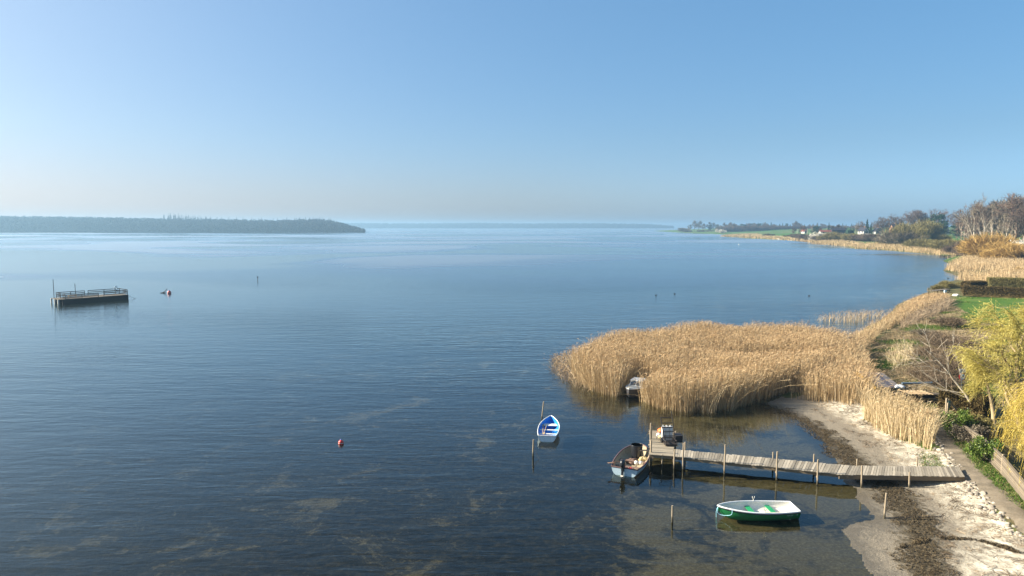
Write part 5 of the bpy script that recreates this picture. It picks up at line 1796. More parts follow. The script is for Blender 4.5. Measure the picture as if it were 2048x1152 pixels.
for i, (px, k, ty) in enumerate(row):
    lab = {'bare': 'bare tree in the hazy row behind the far green field', 'conifer': 'dark pointed spruce in the hazy row behind the far green field', 'pine': 'dark rounded evergreen in the hazy row behind the far green field'}[k]
    if k == 'bare':
        put('bare', px + 3.5, 1500 + 50 * math.cos(i), ty + 1.5, lab, 'trees behind the far field, bare', 1.5)
    put(k, px, 1480 + 60 * math.sin(i * 1.7), ty, lab, 'trees behind the far field, ' + {'bare': 'bare', 'conifer': 'pointed', 'pine': 'rounded'}[k], {'bare': 1.35, 'conifer': 1.45, 'pine': 1.3}[k])
for i in range(46):
    put('brown' if i % 3 else 'grey', 1452 + i * 6.2, 1440 + 30 * math.sin(i * 2.2), 452.0 + math.sin(i * 1.3), 'hazy low bush under the tree row behind the far green field', 'bushes under the far tree row', 2.4)
# thicket between field and the house gardens
for px, D, ty, k in ((1588, 900, 457, 'bare'), (1600, 880, 455, 'bare'), (1612, 860, 455, 'bare'), (1624, 860, 452, 'birch'), (1632, 850, 449, 'birch'), (1640, 830, 457, 'bare'), (1664, 800, 454, 'bare'), (1676, 800, 452, 'bare'),
                     (1690, 800, 456, 'bare'), (1712, 780, 449, 'birch'), (1720, 760, 450, 'bare'), (1706, 780, 455, 'bare')):
    put(k, px, D, ty, 'reddish birch in the brown thicket beyond the reed belts' if k == 'birch' else 'low bare tree in the brown thicket beyond the reed belts', 'thicket birches' if k == 'birch' else 'thicket trees', 1.3, (B_PALE, T_RED) if k == 'birch' else None)
put('pine', 1633, 850, 452, 'broad dark evergreen in the middle of the brown thicket', None, 1.6)
put('conifer', 1657, 760, 444, 'tall narrow spruce standing above the brown thicket by the red roof', None, 0.75)
put('conifer', 1664, 790, 452, 'shorter spruce just right of the tall narrow one', None, 0.8)
for px, D, ty, k in ((1535, 930, 467, 'dark'), (1545, 920, 468, 'brown'), (1570, 860, 470, 'dark'), (1578, 840, 470, 'dark'), (1590, 820, 468, 'brown'), (1600, 760, 468, 'grey'), (1612, 720, 469, 'brown'), (1622, 690, 470, 'dark'), (1634, 680, 469, 'grey'),
                     (1645, 650, 470, 'brown'), (1660, 640, 468, 'olive'), (1672, 640, 465, 'olive'), (1684, 640, 467, 'brown'), (1697, 620, 468, 'olive'), (1709, 610, 467, 'olive'), (1722, 600, 469, 'brown'), (1735, 590, 470, 'brown'), (1745, 580, 468, 'brown')):
    put(k, px, D, ty, {'dark': 'dark low shrub', 'brown': 'brown low shrub', 'grey': 'grey low shrub', 'olive': 'olive low shrub'}[k] + ' along the edge of the far reed belts', 'shore shrubs, ' + k, 2.2)
put('blossom', 1641, 660, 465, 'white flowering bush below the red roofed house', None, 1.8)
put('blossom', 1728, 610, 467, 'faint flowering bush below the white gabled house', None, 1.4)
# garden trees around the houses
put('conifer', 1733, 640, 437, 'tall dark spruce pair, the left and taller, by the white gable', None, 0.95)
put('conifer', 1741, 650, 446, 'shorter dark spruce right beside the tall one by the white gable', None, 1.0)
for px, D, ty, k in ((1727, 660, 447, 'bare'), (1752, 680, 447, 'bare'), (1757, 660, 440, 'bare'), (1765, 640, 440, 'bare'), (1773, 640, 442, 'bare'), (1782, 620, 436, 'bare'), (1791, 640, 440, 'bare'), (1800, 640, 442, 'bare'), (1812, 680, 431, 'bare'),
                     (1820, 700, 428, 'bare'), (1828, 700, 425, 'bare'), (1837, 700, 426, 'bare'), (1846, 700, 429, 'bare'), (1853, 700, 428, 'bare'), (1862, 710, 436, 'bare'), (1873, 700, 424, 'bare'), (1886, 690, 427, 'bare'), (1893, 700, 440, 'bare'),
                     (1903, 680, 431, 'bare'), (1911, 660, 436, 'bare'), (1919, 640, 440, 'bare')):
    put(k, px, D, ty, 'bare brown garden tree on the skyline behind the houses', 'bare trees behind the houses', 1.15, (B_BARK, T_RED if px > 1808 else T_BROWN))
put('pine', 1874, 620, 429, 'large dark pine rising above the bare trees', None, 1.25)
put('pine', 1866, 600, 452, 'low dark evergreen left of the large pine', None, 1.6)
put('pine', 1884, 600, 450, 'low dark evergreen right of the large pine', None, 1.5)
put('pine', 1913, 560, 448, 'dark evergreen partly hidden behind the white trunked birches', None, 1.4)
put('olive', 1822, 470, 446, 'large rounded olive bush, left half of the pair above the reed belt', None, 1.25)
put('olive', 1842, 480, 444, 'large rounded olive bush, right half of the pair above the reed belt', None, 1.2)
put('olive', 1880, 470, 468, 'single round bush on the far lawn', None, 1.2)
for px, D, ty in ((1765, 520, 481), (1780, 500, 479), (1795, 500, 478), (1800, 470, 464), (1812, 460, 480), (1828, 440, 482), (1846, 430, 478), (1858, 420, 479), (1868, 425, 481), (1888, 400, 480), (1900, 390, 481), (1912, 385, 478)):
    put('olive' if px % 3 else 'grey', px, D, ty, 'low olive green shrub behind the long reed belt', 'olive shrubs behind the reed belt', 2.2)
# large pale birches and the wood on the right
for px, D, ty, wd, rz in ((1944, 345, 414, 1.25, 0.0), (1966, 340, 408, 0.75, 1.2), (1928, 350, 437, 1.3, 3.3)):
    put('birch', px, D, ty, {1944: 'broad white limbed birch spreading at the left of the wood', 1966: 'tall slender white birch with reddish top', 1928: 'outermost pale birch leaning over the shore'}[px], None, wd, (B_PALE, T_GREY if px == 1944 else T_RED), rz)
for px, D, ty, k in ((1948, 410, 424, 0), (1962, 400, 418, 0), (1972, 415, 421, 0), (1990, 410, 416, 0), (2001, 400, 418, 0), (2018, 410, 415, 0), (2028, 400, 412, 0), (2044, 400, 409, 0), (1955, 380, 420, 0), (1978, 380, 416, 1), (1986, 370, 418, 1), (1996, 380, 412, 0), (2005, 360, 414, 1), (2014, 370, 410, 0), (2022, 350, 410, 1), (2031, 345, 405, 0), (2040, 340, 404, 1), (2052, 345, 402, 0), (2064, 340, 400, 0), (2080, 340, 398, 1), (2098, 340, 400, 0)):
    put('birch' if k else 'bare', px, D, ty, 'pale trunked tree in the bare wood on the right' if k else 'grey brown bare tree in the wood on the right', 'wood on the right, ' + ('pale trunks' if k else 'brown'), 1.1, (B_PALE, T_GREY) if k else (B_BARK, (T_RED, T_GREY, T_BROWN)[px % 3]))
for px, D, ty, k, lab in ((1978, 300, 475, 'golden', 'golden willow bush at the left of the golden group'), (1993, 295, 470, 'golden', 'tallest golden willow bush in the middle of the group'), (2008, 285, 484, 'golden', 'golden bush overlapping the middle one'),
                          (2022, 270, 490, 'golden', 'lower golden bush in front of the flowering one'), (2042, 262, 486, 'golden', 'golden brown bush at the right frame edge'), (2003, 268, 497, 'golden', 'lowest golden bush, nearest the reeds'),
                          (2036, 290, 478, 'blossom', 'white flowering bush among golden willow bushes'), (1938, 330, 490, 'brown', 'dark brown shrub at the foot of the birches'), (1955, 322, 492, 'red', 'reddish shrub at the foot of the slender birch'), (1926, 350, 484, 'brown', 'brown shrub at the left foot of the birch group'),
                          (2030, 265, 505, 'brown', 'brown shrub below the golden bushes')):
    put(k, px, D, ty, lab, None, 1.6)
put('golden', 2042, 200, 533, 'single golden brown willow bush standing in the reed field', None, 1.3)

# ------------------------------------------------------------------ near right: hedges, shrubs by the lawn
def hedge(label, a, b, w, h, mat, n=5000, group=None, name='hedge'):
    a = np.array(a[:2]); b = np.array(b[:2]); L = np.linalg.norm(b - a); u = (b - a) / L; v = np.array([-u[1], u[0]])
    z0 = hz(*((a + b) / 2)) - 0.05
    t = thing(name, label, 'hedge', ((a + b)[0] / 2, (a + b)[1] / 2, z0), math.atan2(u[1], u[0]), group)
    # clipped body: a box with a soft wavy skin
    rows = []
    for i in range(41):
        x = -L / 2 + L * i / 40
        row = []
        for j in range(15):
            ang = math.pi * j / 14
            ex = 0.42
            cx, sz = math.copysign(abs(math.cos(ang)) ** ex, math.cos(ang)), abs(math.sin(ang)) ** ex
            k = 0.86 * (1 + 0.05 * math.sin(x * 2.1 + j) + 0.04 * math.sin(x * 5.3 + 2 * j))
            e = min(1.0, (min(i, 40 - i) + 1.0) / 2.5) ** 0.35
            row.append((x * 0.985, w / 2 * cx * k * e, max(h * sz * k * (0.9 + 0.1 * e), 0.0)))
        rows.append(row)
    mb = MB(); mb.grid(rows, 0, True, True)
    mb.add([rows[0][j] for j in range(15)], [tuple(range(15))]); mb.add([rows[-1][j] for j in range(15)], [tuple(range(15))[::-1]])
    mb.build('body', [mat], t)
    # leaf and twig skin
    x = RNG.uniform(-L / 2, L / 2, n); side = RNG.random(n); ang = RNG.uniform(0, math.pi, n)
    c = np.sign(np.cos(ang)) * np.abs(np.cos(ang)) ** 0.42; s = np.abs(np.sin(ang)) ** 0.42
    p = np.stack([x, w / 2 * c, h * s], 1)
    endm = side < 0.12
    p[endm, 0] = np.sign(x[endm]) * L / 2; p[endm, 1] = RNG.uniform(-w / 2, w / 2, endm.sum()); p[endm, 2] = RNG.uniform(0, h, endm.sum())
    p += RNG.normal(0, 0.05, p.shape)
    d = RNG.normal(size=(n, 3)); d[:, 2] += 0.4; d /= np.linalg.norm(d, axis=1, keepdims=True)
    l = RNG.uniform(0.08, 0.22, n)[:, None]
    V, Q = strip_mesh(np.stack([p - d * l * 0.5, p, p + d * l], 1), np.tile([0.05, 0.07, 0.02], (n, 1)))
    _link('leaves', mesh_np('hedge_leaves', V, Q), [mat], t)
    return t
ga, gb = G(1931, 595), G(2110, 599)
hedge('long clipped dark hedge along the far edge of the lawn', (ga[0], ga[1] + 0.6), (gb[0], gb[1]), 1.5, 2.0, T_DARK, 16000, 'clipped hedges')
ga, gb = G(1930, 588), G(1964, 583)
hedge('short rounded clipped hedge just behind the left end of the long one', ga, gb, 2.2, 2.5, T_DARK, 8000, 'clipped hedges')
ga, gb = G(1975, 580), G(2120, 582)
hedge('back hedge seen above the long one, browner on top', ga, gb, 2.2, 2.6, T_OLIVE, 14000, 'clipped hedges')
put('olive', 1894, 163, 561, 'broad olive bush by the small bathing jetty', None, 1.4)
put('olive', 1877, 158, 568, 'low olive bush at the water end of the small bathing jetty', None, 1.5)
put('olive', 1921, 165, 563, 'loose olive bush left of the clipped hedges', None, 1.0)

# ================================================================== NEAR RIGHT SHORE: WILLOWS, THICKET, FENCE, STONES, PATHSIDE
def willow(name, label, base, H, seed, n_strand, mats, lean=(0, 0), spread=0.8, droop=1.0, zmin=0.5, strand=(1.2, 3.0), fleck=3, limb_levels=2, width=0.016, fleck_size=0.07, kids=(7, 5), r0=None, first=0.18, lens=(0.62, 0.62)):
    rng = np.random.default_rng(seed)
    sk = skeleton(rng, H, levels=limb_levels, ang=spread, up=0.28, first=first, lens=lens, kids=kids, lean=lean, r0=r0 or H * 0.03, wander=0.2)
    mb = MB()
    src = []
    for pts, rs, lvl in sk:
        mb.tube([tuple(p) for p in pts], [max(r, 0.012) for r in rs], 8 if lvl == 0 else 6, 0, False)
        if lvl >= 1: src.append(pts)
    t = thing(name, label, 'tree', (base[0], base[1], base[2] - 0.1))
    _link('trunk', mb.mesh(name + '_trunk'), [mats[0]], t)
    S = []
    for _ in range(n_strand):
        p = src[rng.integers(len(src))]
        f = rng.uniform(0.25, 1.0) * (len(p) - 1.001); i = int(f); f -= i
        S.append(p[i] * (1 - f) + p[i + 1] * f)
    S = np.array(S)
    n = len(S)
    out = S.copy(); out[:, 2] = 0; out /= np.linalg.norm(out, axis=1, keepdims=True) + 1e-6
    L = rng.uniform(*strand, n)
    L = np.minimum(L, np.maximum((S[:, 2] - zmin + 0.8) / max(droop, 0.3), 0.5))
    k = 6
    P = np.zeros((n, k, 3)); P[:, 0] = S
    d = out * rng.uniform(0.3, 1.0, n)[:, None] + rng.normal(0, 0.45, (n, 3)); d[:, 2] += 0.25
    d /= np.linalg.norm(d, axis=1, keepdims=True)
    for q in range(1, k):
        d = d + np.array([0.03, 0, -0.55 * droop]) + rng.normal(0, 0.10, (n, 3))
        d /= np.linalg.norm(d, axis=1, keepdims=True)
        P[:, q] = P[:, q - 1] + d * (L / (k - 1))[:, None]
    parts = [(*strip_mesh(P, np.linspace(width, width * 0.5, k)[None, :].repeat(n, 0)), 0)]
    m = n * fleck
    i = rng.integers(0, n, m); f = rng.random(m) ** 0.8 * (k - 1.001); a = f.astype(int); f = (f - a)[:, None]
    c = P[i, a] * (1 - f) + P[i, a + 1] * f + rng.normal(0, 0.025, (m, 3))
    e = P[i, a + 1] - P[i, a]; e /= np.linalg.norm(e, axis=1, keepdims=True) + 1e-6
    e = e + rng.normal(0, 0.5, (m, 3)); e /= np.linalg.norm(e, axis=1, keepdims=True)
    s = fleck_size * rng.uniform(0.5, 1.3, m)[:, None]
    parts.append((*strip_mesh(np.stack([c - e * s * 0.5, c, c + e * s], 1), np.stack([s[:, 0] * 0.2, s[:, 0] * 0.42, s[:, 0] * 0.1], 1)), 0))
    V, Q, _ = join_vq(parts)
    _link('crown', mesh_np(name + '_crown', V, Q), [mats[1]], t)
    return t


# the two yellow willows by the fence, and the weeping one whose trunk stands just outside the frame
wb = G(2046, 864)
willow('willow_tree', 'yellow green willow with forked pale trunk and spreading limbs at the right edge', wb, 9.4, 41, 3800, (B_WILLOW, L_WILLOW2), (-0.10, 0.1), 0.72, 0.22, 1.5, (0.5, 1.3), 9, fleck_size=0.062, kids=(9, 7), r0=0.26, first=0.10, lens=(0.50, 0.6))
wb2 = G(1988, 848)
willow('willow_tree', 'smaller yellow willow leaning left over the brown hedge, with a pale slanting trunk', wb2, 6.0, 47, 1300, (B_WILLOW, L_WILLOW2), (0.10, 0.12), 0.62, 0.25, 1.6, (0.4, 1.2), 8, fleck_size=0.055, kids=(6, 5), r0=0.17, first=0.35, lens=(0.32, 0.6))
wb3 = np.array([29.6, 34.6, hz(29.6, 34.6)])
willow('weeping_willow', 'weeping willow with long golden hanging strands over the fence and path', wb3, 6.2, 53, 1500, (B_WILLOW, L_WILLOW), (-0.28, -0.12), 1.0, 1.25, 0.35, (2.2, 5.2), 13, width=0.016, fleck_size=0.065, kids=(9, 6), r0=0.22, first=0.25)
wb4 = G(2075, 900)
willow('weeping_willow', 'low golden curtain of willow strands in front of the forked trunk', wb4, 4.4, 59, 900, (B_WILLOW, L_WILLOW), (-0.25, -0.05), 1.05, 1.3, 0.5, (1.8, 3.6), 13, width=0.016, fleck_size=0.065, kids=(8, 5), r0=0.15, first=0.3)
# bare pale tree reaching left across the thicket
pb = G(1958, 835)
ms = tree_meshes('pale_bare', np.random.default_rng(77), 7.2, 2, 0.014, 2, 0.7, levels=3, kids=(9, 6, 5), ang=0.75, up=0.2, first=0.2, lens=(0.7, 0.55, 0.5), lean=(-0.55, 0.35), r0=0.10)
t = make_tree('bare_tree', 'leaning bare tree with crooked white limbs reaching over the brown thicket', 'tree', ms, (B_PALE, T_THICK), (pb[0], pb[1], pb[2] - 0.1))

# brown thicket
TH = [shrub_meshes(np.random.default_rng(500 + k), 1.6, 2.4, 2600, 0.016, upward=0.9, stems=12, clump=18) for k in range(3)]
for i, (px, py, sc, lab) in enumerate([(1905, 655, 1.5, 'brown leafless thicket bush nearest the lawn'), (1880, 690, 1.5, 'brown leafless thicket bush left of the yellow willow crown'), (1912, 700, 1.5, 'brown leafless thicket bush touching the yellow willow'),
                                      (1868, 728, 1.25, 'brown leafless thicket bush beside the pale reed patch'), (1898, 745, 1.45, 'brown leafless thicket bush behind the round sign'), (1925, 760, 1.3, 'brown leafless thicket bush in front of the smaller willow'),
                                      (1850, 762, 0.9, 'low brown bush above the timber stack'), (1890, 775, 0.9, 'low brown bush between the timber stack and the sign'), (1938, 735, 1.5, 'brown leafless thicket bush under the yellow crown'), (1850, 672, 0.9, 'low greyish bush at the far end of the rough grass')]):
    p = G(px, py)
    make_shrub('thicket_bush', lab, 'shrub', TH[i % 3], (B_BARK, T_THICK if i != 9 else T_GREY), (p[0], p[1], p[2] - 0.1), i * 1.3, (sc * 1.3, sc * 1.3, sc * (0.45 if py < 710 else 0.6)))

# hedge and bushes between path and fence
BU = [shrub_meshes(np.random.default_rng(520 + k), 1.0, 1.5, 1100, 0.02, 2600, 0.055, upward=0.3, stems=7, clump=14) for k in range(2)]
def bush(label, px, py, sx, h, mat, i=0, name='bush'):
    p = G(px, py)
    make_shrub(name, label, 'bush', BU[i], (B_BARK, mat), (p[0], p[1], p[2] - 0.05), px * 0.37, (sx, sx, h / 1.5))
bush('bright green ivy covered bush beside the tall gate post', 1914, 872, 0.95, 1.9, L_IVY, 0)
bush('grey brown bush between the ivy bush and the board fence', 1941, 884, 1.05, 1.35, T_GREY, 1)
bush('leafy yellow green bush in front of the board fence', 1967, 922, 0.85, 1.75, L_IVY, 1)
bush('dull olive bush behind the grey brown one', 1952, 862, 0.9, 1.2, T_OLIVE, 0)
ga, gb = G(1903, 822), G(1985, 846)
hedge('brown leafless clipped hedge behind the gate post and ivy', ga + np.array([0, 0.9, 0]), gb + np.array([0.5, 1.2, 0]), 1.3, 1.55, T_DARK, 9000, 'garden hedges')

# ------------------------------------------------------------------ board fence along the garden
FP = [G(1893, 862), G(1920, 872), G(1962, 905), G(2004, 948), G(2052, 1006), G(2110, 1070)]
fn = thing('board_fence', 'weathered horizontal board fence along the garden beside the path', 'fence', (0, 0, 0))
tops = [0.85, 0.9, 1.0, 1.05, 0.95, 0.9]
for i, p in enumerate(FP):
    z = hz(p[0], p[1]); h = 2.0 if i == 0 else tops[i] + 0.12
    q = MB(); q.box((p[0], p[1], z + h / 2 - 0.2), (0.10, 0.10, h + 0.4)); q.build('post', [W_POST], fn)
for i in range(1, len(FP) - 1):
    a, b = FP[i], FP[i + 1]
    za, zb = hz(a[0], a[1]), hz(b[0], b[1])
    q = MB(); nb_ = 8
    for k in range(nb_):
        f = (k + 0.55) / nb_
        j = RND.uniform(-0.01, 0.01)
        q.bar((a[0] - 0.06, a[1] - 0.05, za + tops[i] * f + j), (b[0] - 0.06, b[1] - 0.05, zb + tops[i + 1] * f + RND.uniform(-0.01, 0.01)), 0.025, tops[i] / nb_ * 0.84)
    q.build('panel', [W_BOARD], fn)
    q = MB(); q.bar((a[0] - 0.05, a[1] - 0.04, za + tops[i] + 0.03), (b[0] - 0.05, b[1] - 0.04, zb + tops[i + 1] + 0.03), 0.13, 0.035); q.build('cap_rail', [W_BOARD], fn)
# gate post with small green box
gp = G(1891, 848)
gt = thing('gate_post', 'tall pale timber post with a small green box at the start of the hedge', 'post', (gp[0], gp[1], gp[2]))
q = MB(); q.box((0, 0, 0.85), (0.13, 0.11, 2.1)); q.build('timber', [W_POST], gt)
q = MB(); q.box((0.14, -0.03, 1.45), (0.14, 0.14, 0.50)); q.build('box', [paint("green_box", (0.03, 0.10, 0.09), 0.5)], gt)
q = MB(); q.bar((0.15, 0.05, 1.75), (0.95, 0.35, 0.95), 0.05, 0.16); q.build('brace', [W_BOARD], gt)

# ------------------------------------------------------------------ round sign on a pole
sp = G(1921.5, 795)
sg = thing('road_sign', 'round white sign with red rim under a small white plate on a grey pole', 'sign', (sp[0], sp[1], sp[2]), rad(8))
hs_ = top_h(1918, 736, sp)
q = MB(); q.tube([(0, 0, -0.3), (0, 0, hs_)], 0.032, 10); q.build('pole', [P_METAL], sg)
def disc(r, y0, y1, z, m, name, par):
    q = MB(); n = 28
    A_ = [(r * math.cos(2 * math.pi * i / n), y0, z + r * math.sin(2 * math.pi * i / n)) for i in range(n)]
    B_ = [(x, y1, zz) for x, _, zz in A_]
    q.add(A_ + B_, [tuple(range(n)), tuple(range(2 * n - 1, n - 1, -1))] + [(i, i + n, (i + 1) % n + n, (i + 1) % n) for i in range(n)])
    return q.build(name, [m], par)
zc_ = hs_ - 0.72
disc(0.30, -0.034, -0.050, zc_, P_RED, 'sign_rim', sg)
disc(0.235, -0.052, -0.056, zc_, P_WHITE, 'sign_face', sg)
q = MB(); q.bar((-0.13, -0.060, zc_ - 0.07), (0.14, -0.060, zc_ + 0.08), 0.006, 0.085); q.build('sign_symbol', [P_BLACK], sg)
q = MB(); q.box((0, -0.045, hs_ - 0.22), (0.56, 0.02, 0.28), 0, 0); q.build('upper_plate', [P_WHITE], sg)
q = MB(); q.bar((-0.18, -0.058, hs_ - 0.20), (0.18, -0.058, hs_ - 0.24), 0.006, 0.07); q.build('plate_symbol', [P_BLACK], sg)

# ------------------------------------------------------------------ stacked boards and timber at the edge of the rough grass
bp = G(1768, 789)
for k in range(4):
    bd = MB()
    bd.box((0, 0, 0), (0.52, 2.6, 0.07), 0, 0)
    o = bd.build('roof_board', [paint('violet_grey_board%d' % k, [(0.17, 0.145, 0.155), (0.36, 0.30, 0.25), (0.15, 0.135, 0.15), (0.30, 0.25, 0.21)][k], 0.6, 0.4, 0.4)])
    o.location = (bp[0] - 0.55 + 0.54 * k, bp[1] + 1.2, bp[2] + 1.05 - 0.03 * k); o.rotation_euler = (rad(18), rad(3), rad(10))
    tag(o, ['violet grey board at the left of the sloping row', 'pale brownish board, second in the sloping row', 'dark violet board, third in the sloping row', 'reddish grey board at the right of the sloping row'][k] + ' beside the tall reeds', 'board', 'sloping boards')
q = MB(); q.box((0, 0, 0), (0.16, 2.6, 0.26)); o = q.build('beam', [paint('yellow_beam', (0.58, 0.33, 0.03), 0.55, 0.4, 0.3)])
o.location = (bp[0] - 0.92, bp[1] + 1.2, bp[2] + 0.95); o.rotation_euler = (rad(18), 0, rad(10)); tag(o, 'yellow painted beam on the left edge of the sloping boards', 'beam')
for k in range(2):
    t = thing('trestle', ('left' if k == 0 else 'right') + ' rough trestle carrying the sloping boards', 'trestle', (bp[0] - 0.4 + 1.0 * k, bp[1] + 1.1, bp[2]), rad(10), 'trestles')
    q = MB(); q.bar((0, -0.9, 0.62), (0, 0.9, 1.10), 0.1, 0.1); q.build('top_rail', [W_BEAM], t)
    for y in (-0.7, 0.7):
        q = MB(); q.bar((0, y, -0.1), (0, y, 0.70 + 0.26 * y), 0.09, 0.09); q.build('leg', [W_BEAM], t)
tp = G(1842, 812)
for k in range(9):
    lv, sl = k // 3, k % 3
    q = MB(); L_ = 5.2 - 0.5 * (k % 4); q.box((0, 0, 0), (L_, 0.20, 0.14))
    o = q.build('timber_baulk', [W_BEAM if k % 2 else W_DARK])
    o.location = (tp[0] - 0.2 + 0.25 * math.sin(k * 2.1), tp[1] + 0.4 + 0.34 * sl, tp[2] + 0.25 + 0.25 * lv); o.rotation_euler = (0, 0, rad(-3 + 2 * math.sin(k * 1.3)))
    tag(o, '%s timber baulk in the %s layer of the dark stack' % (('front', 'middle', 'rear')[sl], ('bottom', 'middle', 'top')[lv]), 'timber', 'dark timber stack')
for k in range(3):
    q = MB(); q.bar((0, -0.2, 0), (0, 1.4, 0), 0.12, 0.2); o = q.build('bearer', [W_DARK]); o.location = (tp[0] - 1.9 + 1.8 * k, tp[1] + 0.2, tp[2] + 0.07)
    tag(o, ('left', 'middle', 'right')[k] + ' cross bearer under the dark timber stack', 'bearer', 'stack bearers')
pl_ = thing('pallet', 'pallet of pale slanting slats on top of the dark timber stack', 'pallet', (tp[0] - 0.15, tp[1] + 0.55, tp[2] + 0.88), rad(-4))
q = MB()
for k in range(7): q.bar((-0.95 + 0.27 * k, 0.55, 0.12), (-0.55 + 0.27 * k, -0.55, 0.06), 0.10, 0.03)
q.build('slats', [W_OAR], pl_)
q = MB()
for y in (-0.45, 0.45): q.bar((-1.0, y, 0.02), (1.2, y, 0.02), 0.09, 0.09)
q.build('runners', [W_BEAM], pl_)
sack('sheet', 'crumpled white plastic sheet at the corner between boards and timber', 'sheet', (bp[0] + 1.35, bp[1] + 0.1, bp[2] + 0.55), 0.34, P_WHITE, 4, 0.5)
q = MB(); q.tube([(0, 0, 0), (2.6, 0.05, 0.04)], 0.09, 10); o = q.build('pipe', [paint('blue_grey_pipe', (0.12, 0.17, 0.21), 0.5)]); o.location = (bp[0] + 1.6, bp[1] + 0.2, bp[2] + 0.92); tag(o, 'blue grey pipe lying along the left end of the timber stack', 'pipe')

# ------------------------------------------------------------------ stones lining the path
M_STONE = []
for k, c_ in enumerate(((0.38, 0.33, 0.26), (0.28, 0.245, 0.20), (0.46, 0.41, 0.33))):
    m, nt, out = new_mat('stone_%d' % k); v = coords(nt); f = noise(nt, v, 5, 6, 0.65)
    principled(nt, out, ramp(nt, f, [(0.3, tuple(q * 0.55 for q in c_)), (0.55, c_), (0.8, tuple(q * 1.3 for q in c_))]), 0.9, 0.2, bump(nt, f, 0.7, 0.04)); M_STONE.append(m)
def stone_mesh(seed, mat):
    r = np.random.default_rng(seed)
    bm = bmesh.new(); bmesh.ops.create_icosphere(bm, subdivisions=2, radius=1.0)
    o = r.normal(size=(5, 3))
    for vv in bm.verts:
        d = np.array(vv.co)
        k = 1 + sum(0.10 * math.sin(2.3 * (d @ q) + i) for i, q in enumerate(o))
        vv.co = Vector(d * k * [1.0, 0.8, 0.6])
    me = bpy.data.meshes.new('stone'); bm.to_mesh(me); bm.free(); me.materials.append(mat)
    me.polygons.foreach_set('use_smooth', [True] * len(me.polygons))
    return me
SM = [stone_mesh(600 + k, M_STONE[k % 3]) for k in range(6)]
ed = [np.array(p) for p in EDGE]
Ls = np.concatenate([[0], np.cumsum([np.linalg.norm(b - a) for a, b in zip(ed, ed[1:])])])
n_st = 150
for k in range(n_st):
    s_ = (k + RND.random() * 0.8) / n_st * Ls[-1]
    x = np.interp(s_, Ls, [p[0] for p in ed]) + RND.gauss(-0.15, 0.20); y = np.interp(s_, Ls, [p[1] for p in ed]) + RND.gauss(-0.05, 0.15)
    r = RND.uniform(0.06, 0.14) * (1.6 if RND.random() < 0.12 else 1)
    o = bpy.data.objects.new('stone', SM[k % 6]); COL.objects.link(o)
    o.location = (x, y, hz(x, y) + r * 0.10); o.rotation_euler = (RND.uniform(-.3, .3), RND.uniform(-.3, .3), RND.uniform(0, 6.28)); o.scale = (r, r, r)
    tag(o, 'pale stone in the row between the beach and the path', 'stone', 'stones lining the path')

# ------------------------------------------------------------------ loose ground cover
def tufts(name, label, P, hmean, width, mats, per=7, spread=0.10, lean=0.45, sel=None):
    n = len(P)
    i = np.repeat(np.arange(n), per)
    Q_ = P[i] + RNG.normal(0, spread, (n * per, 2))
    z = height(Q_)
    h = hmean * RNG.uniform(0.4, 1.3, n * per) * (0.5 + vnoise(Q_, 0.4, 81))
    d = RNG.normal(0, lean, (n * per, 2))
    b = np.concatenate([Q_, z[:, None] - 0.01], 1)
    m = b + np.stack([d[:, 0] * h * 0.35, d[:, 1] * h * 0.35, h * 0.6], 1)
    t = b + np.stack([d[:, 0] * h, d[:, 1] * h, h * 0.95 - 0.3 * h * np.hypot(d[:, 0], d[:, 1])], 1)
    W = np.tile([width, width * 0.8, width * 0.2], (len(b), 1))
    V, Q = strip_mesh(np.stack([b, m, t], 1), W)
    return tag(link(name, mesh_np(name, V, Q), mats), label, None, None, 'stuff')
ROUGH = px_poly([(1735, 700), (1770, 670), (1850, 635), (1905, 612), (1960, 640), (2060, 665), (2060, 800), (1960, 830), (1900, 835), (1880, 828), (1830, 838), (1790, 825), (1745, 810), (1738, 760)])
P = scatter(ROUGH, 9.0)
nz = vnoise(P, 0.22, 91, 3)
tufts('rough_grass', 'green tufts of rough grass behind the reeds', P[nz > 0.52], 0.28, 0.035, L_GRASS, 8, 0.16, 0.6)
tufts('dry_grass', 'flattened straw coloured grass behind the reeds', P[(nz < 0.56)], 0.30, 0.030, L_STRAW, 8, 0.18, 1.1)
VERGE = [G(x, y)[:2] for x, y in [(1880, 838), (1890, 862), (1912, 893), (1950, 935), (1985, 968), (2030, 1010), (2070, 1040), (2070, 1010), (2004, 955), (1962, 912), (1922, 880), (1900, 850)]]
tufts('verge_grass', 'bright green grass along the inland side of the path', scatter(VERGE, 60), 0.13, 0.022, L_GRASS, 9, 0.08, 0.5)
LP = scatter(LAWN, 2.2)
tufts('lawn_tufts', 'short blades and straw on the lawn', LP[vnoise(LP, 0.15, 95) > 0.45], 0.12, 0.07, L_GRASS, 6, 0.25, 0.9)
SP = px_poly([(1835, 905), (1868, 905), (1885, 930), (1905, 940), (1880, 945), (1845, 935)])
tufts('sand_grass', 'tufts of grass on the sand at the landward end of the jetty', scatter(SP, 22), 0.16, 0.025, L_GRASS, 9, 0.12, 0.6)
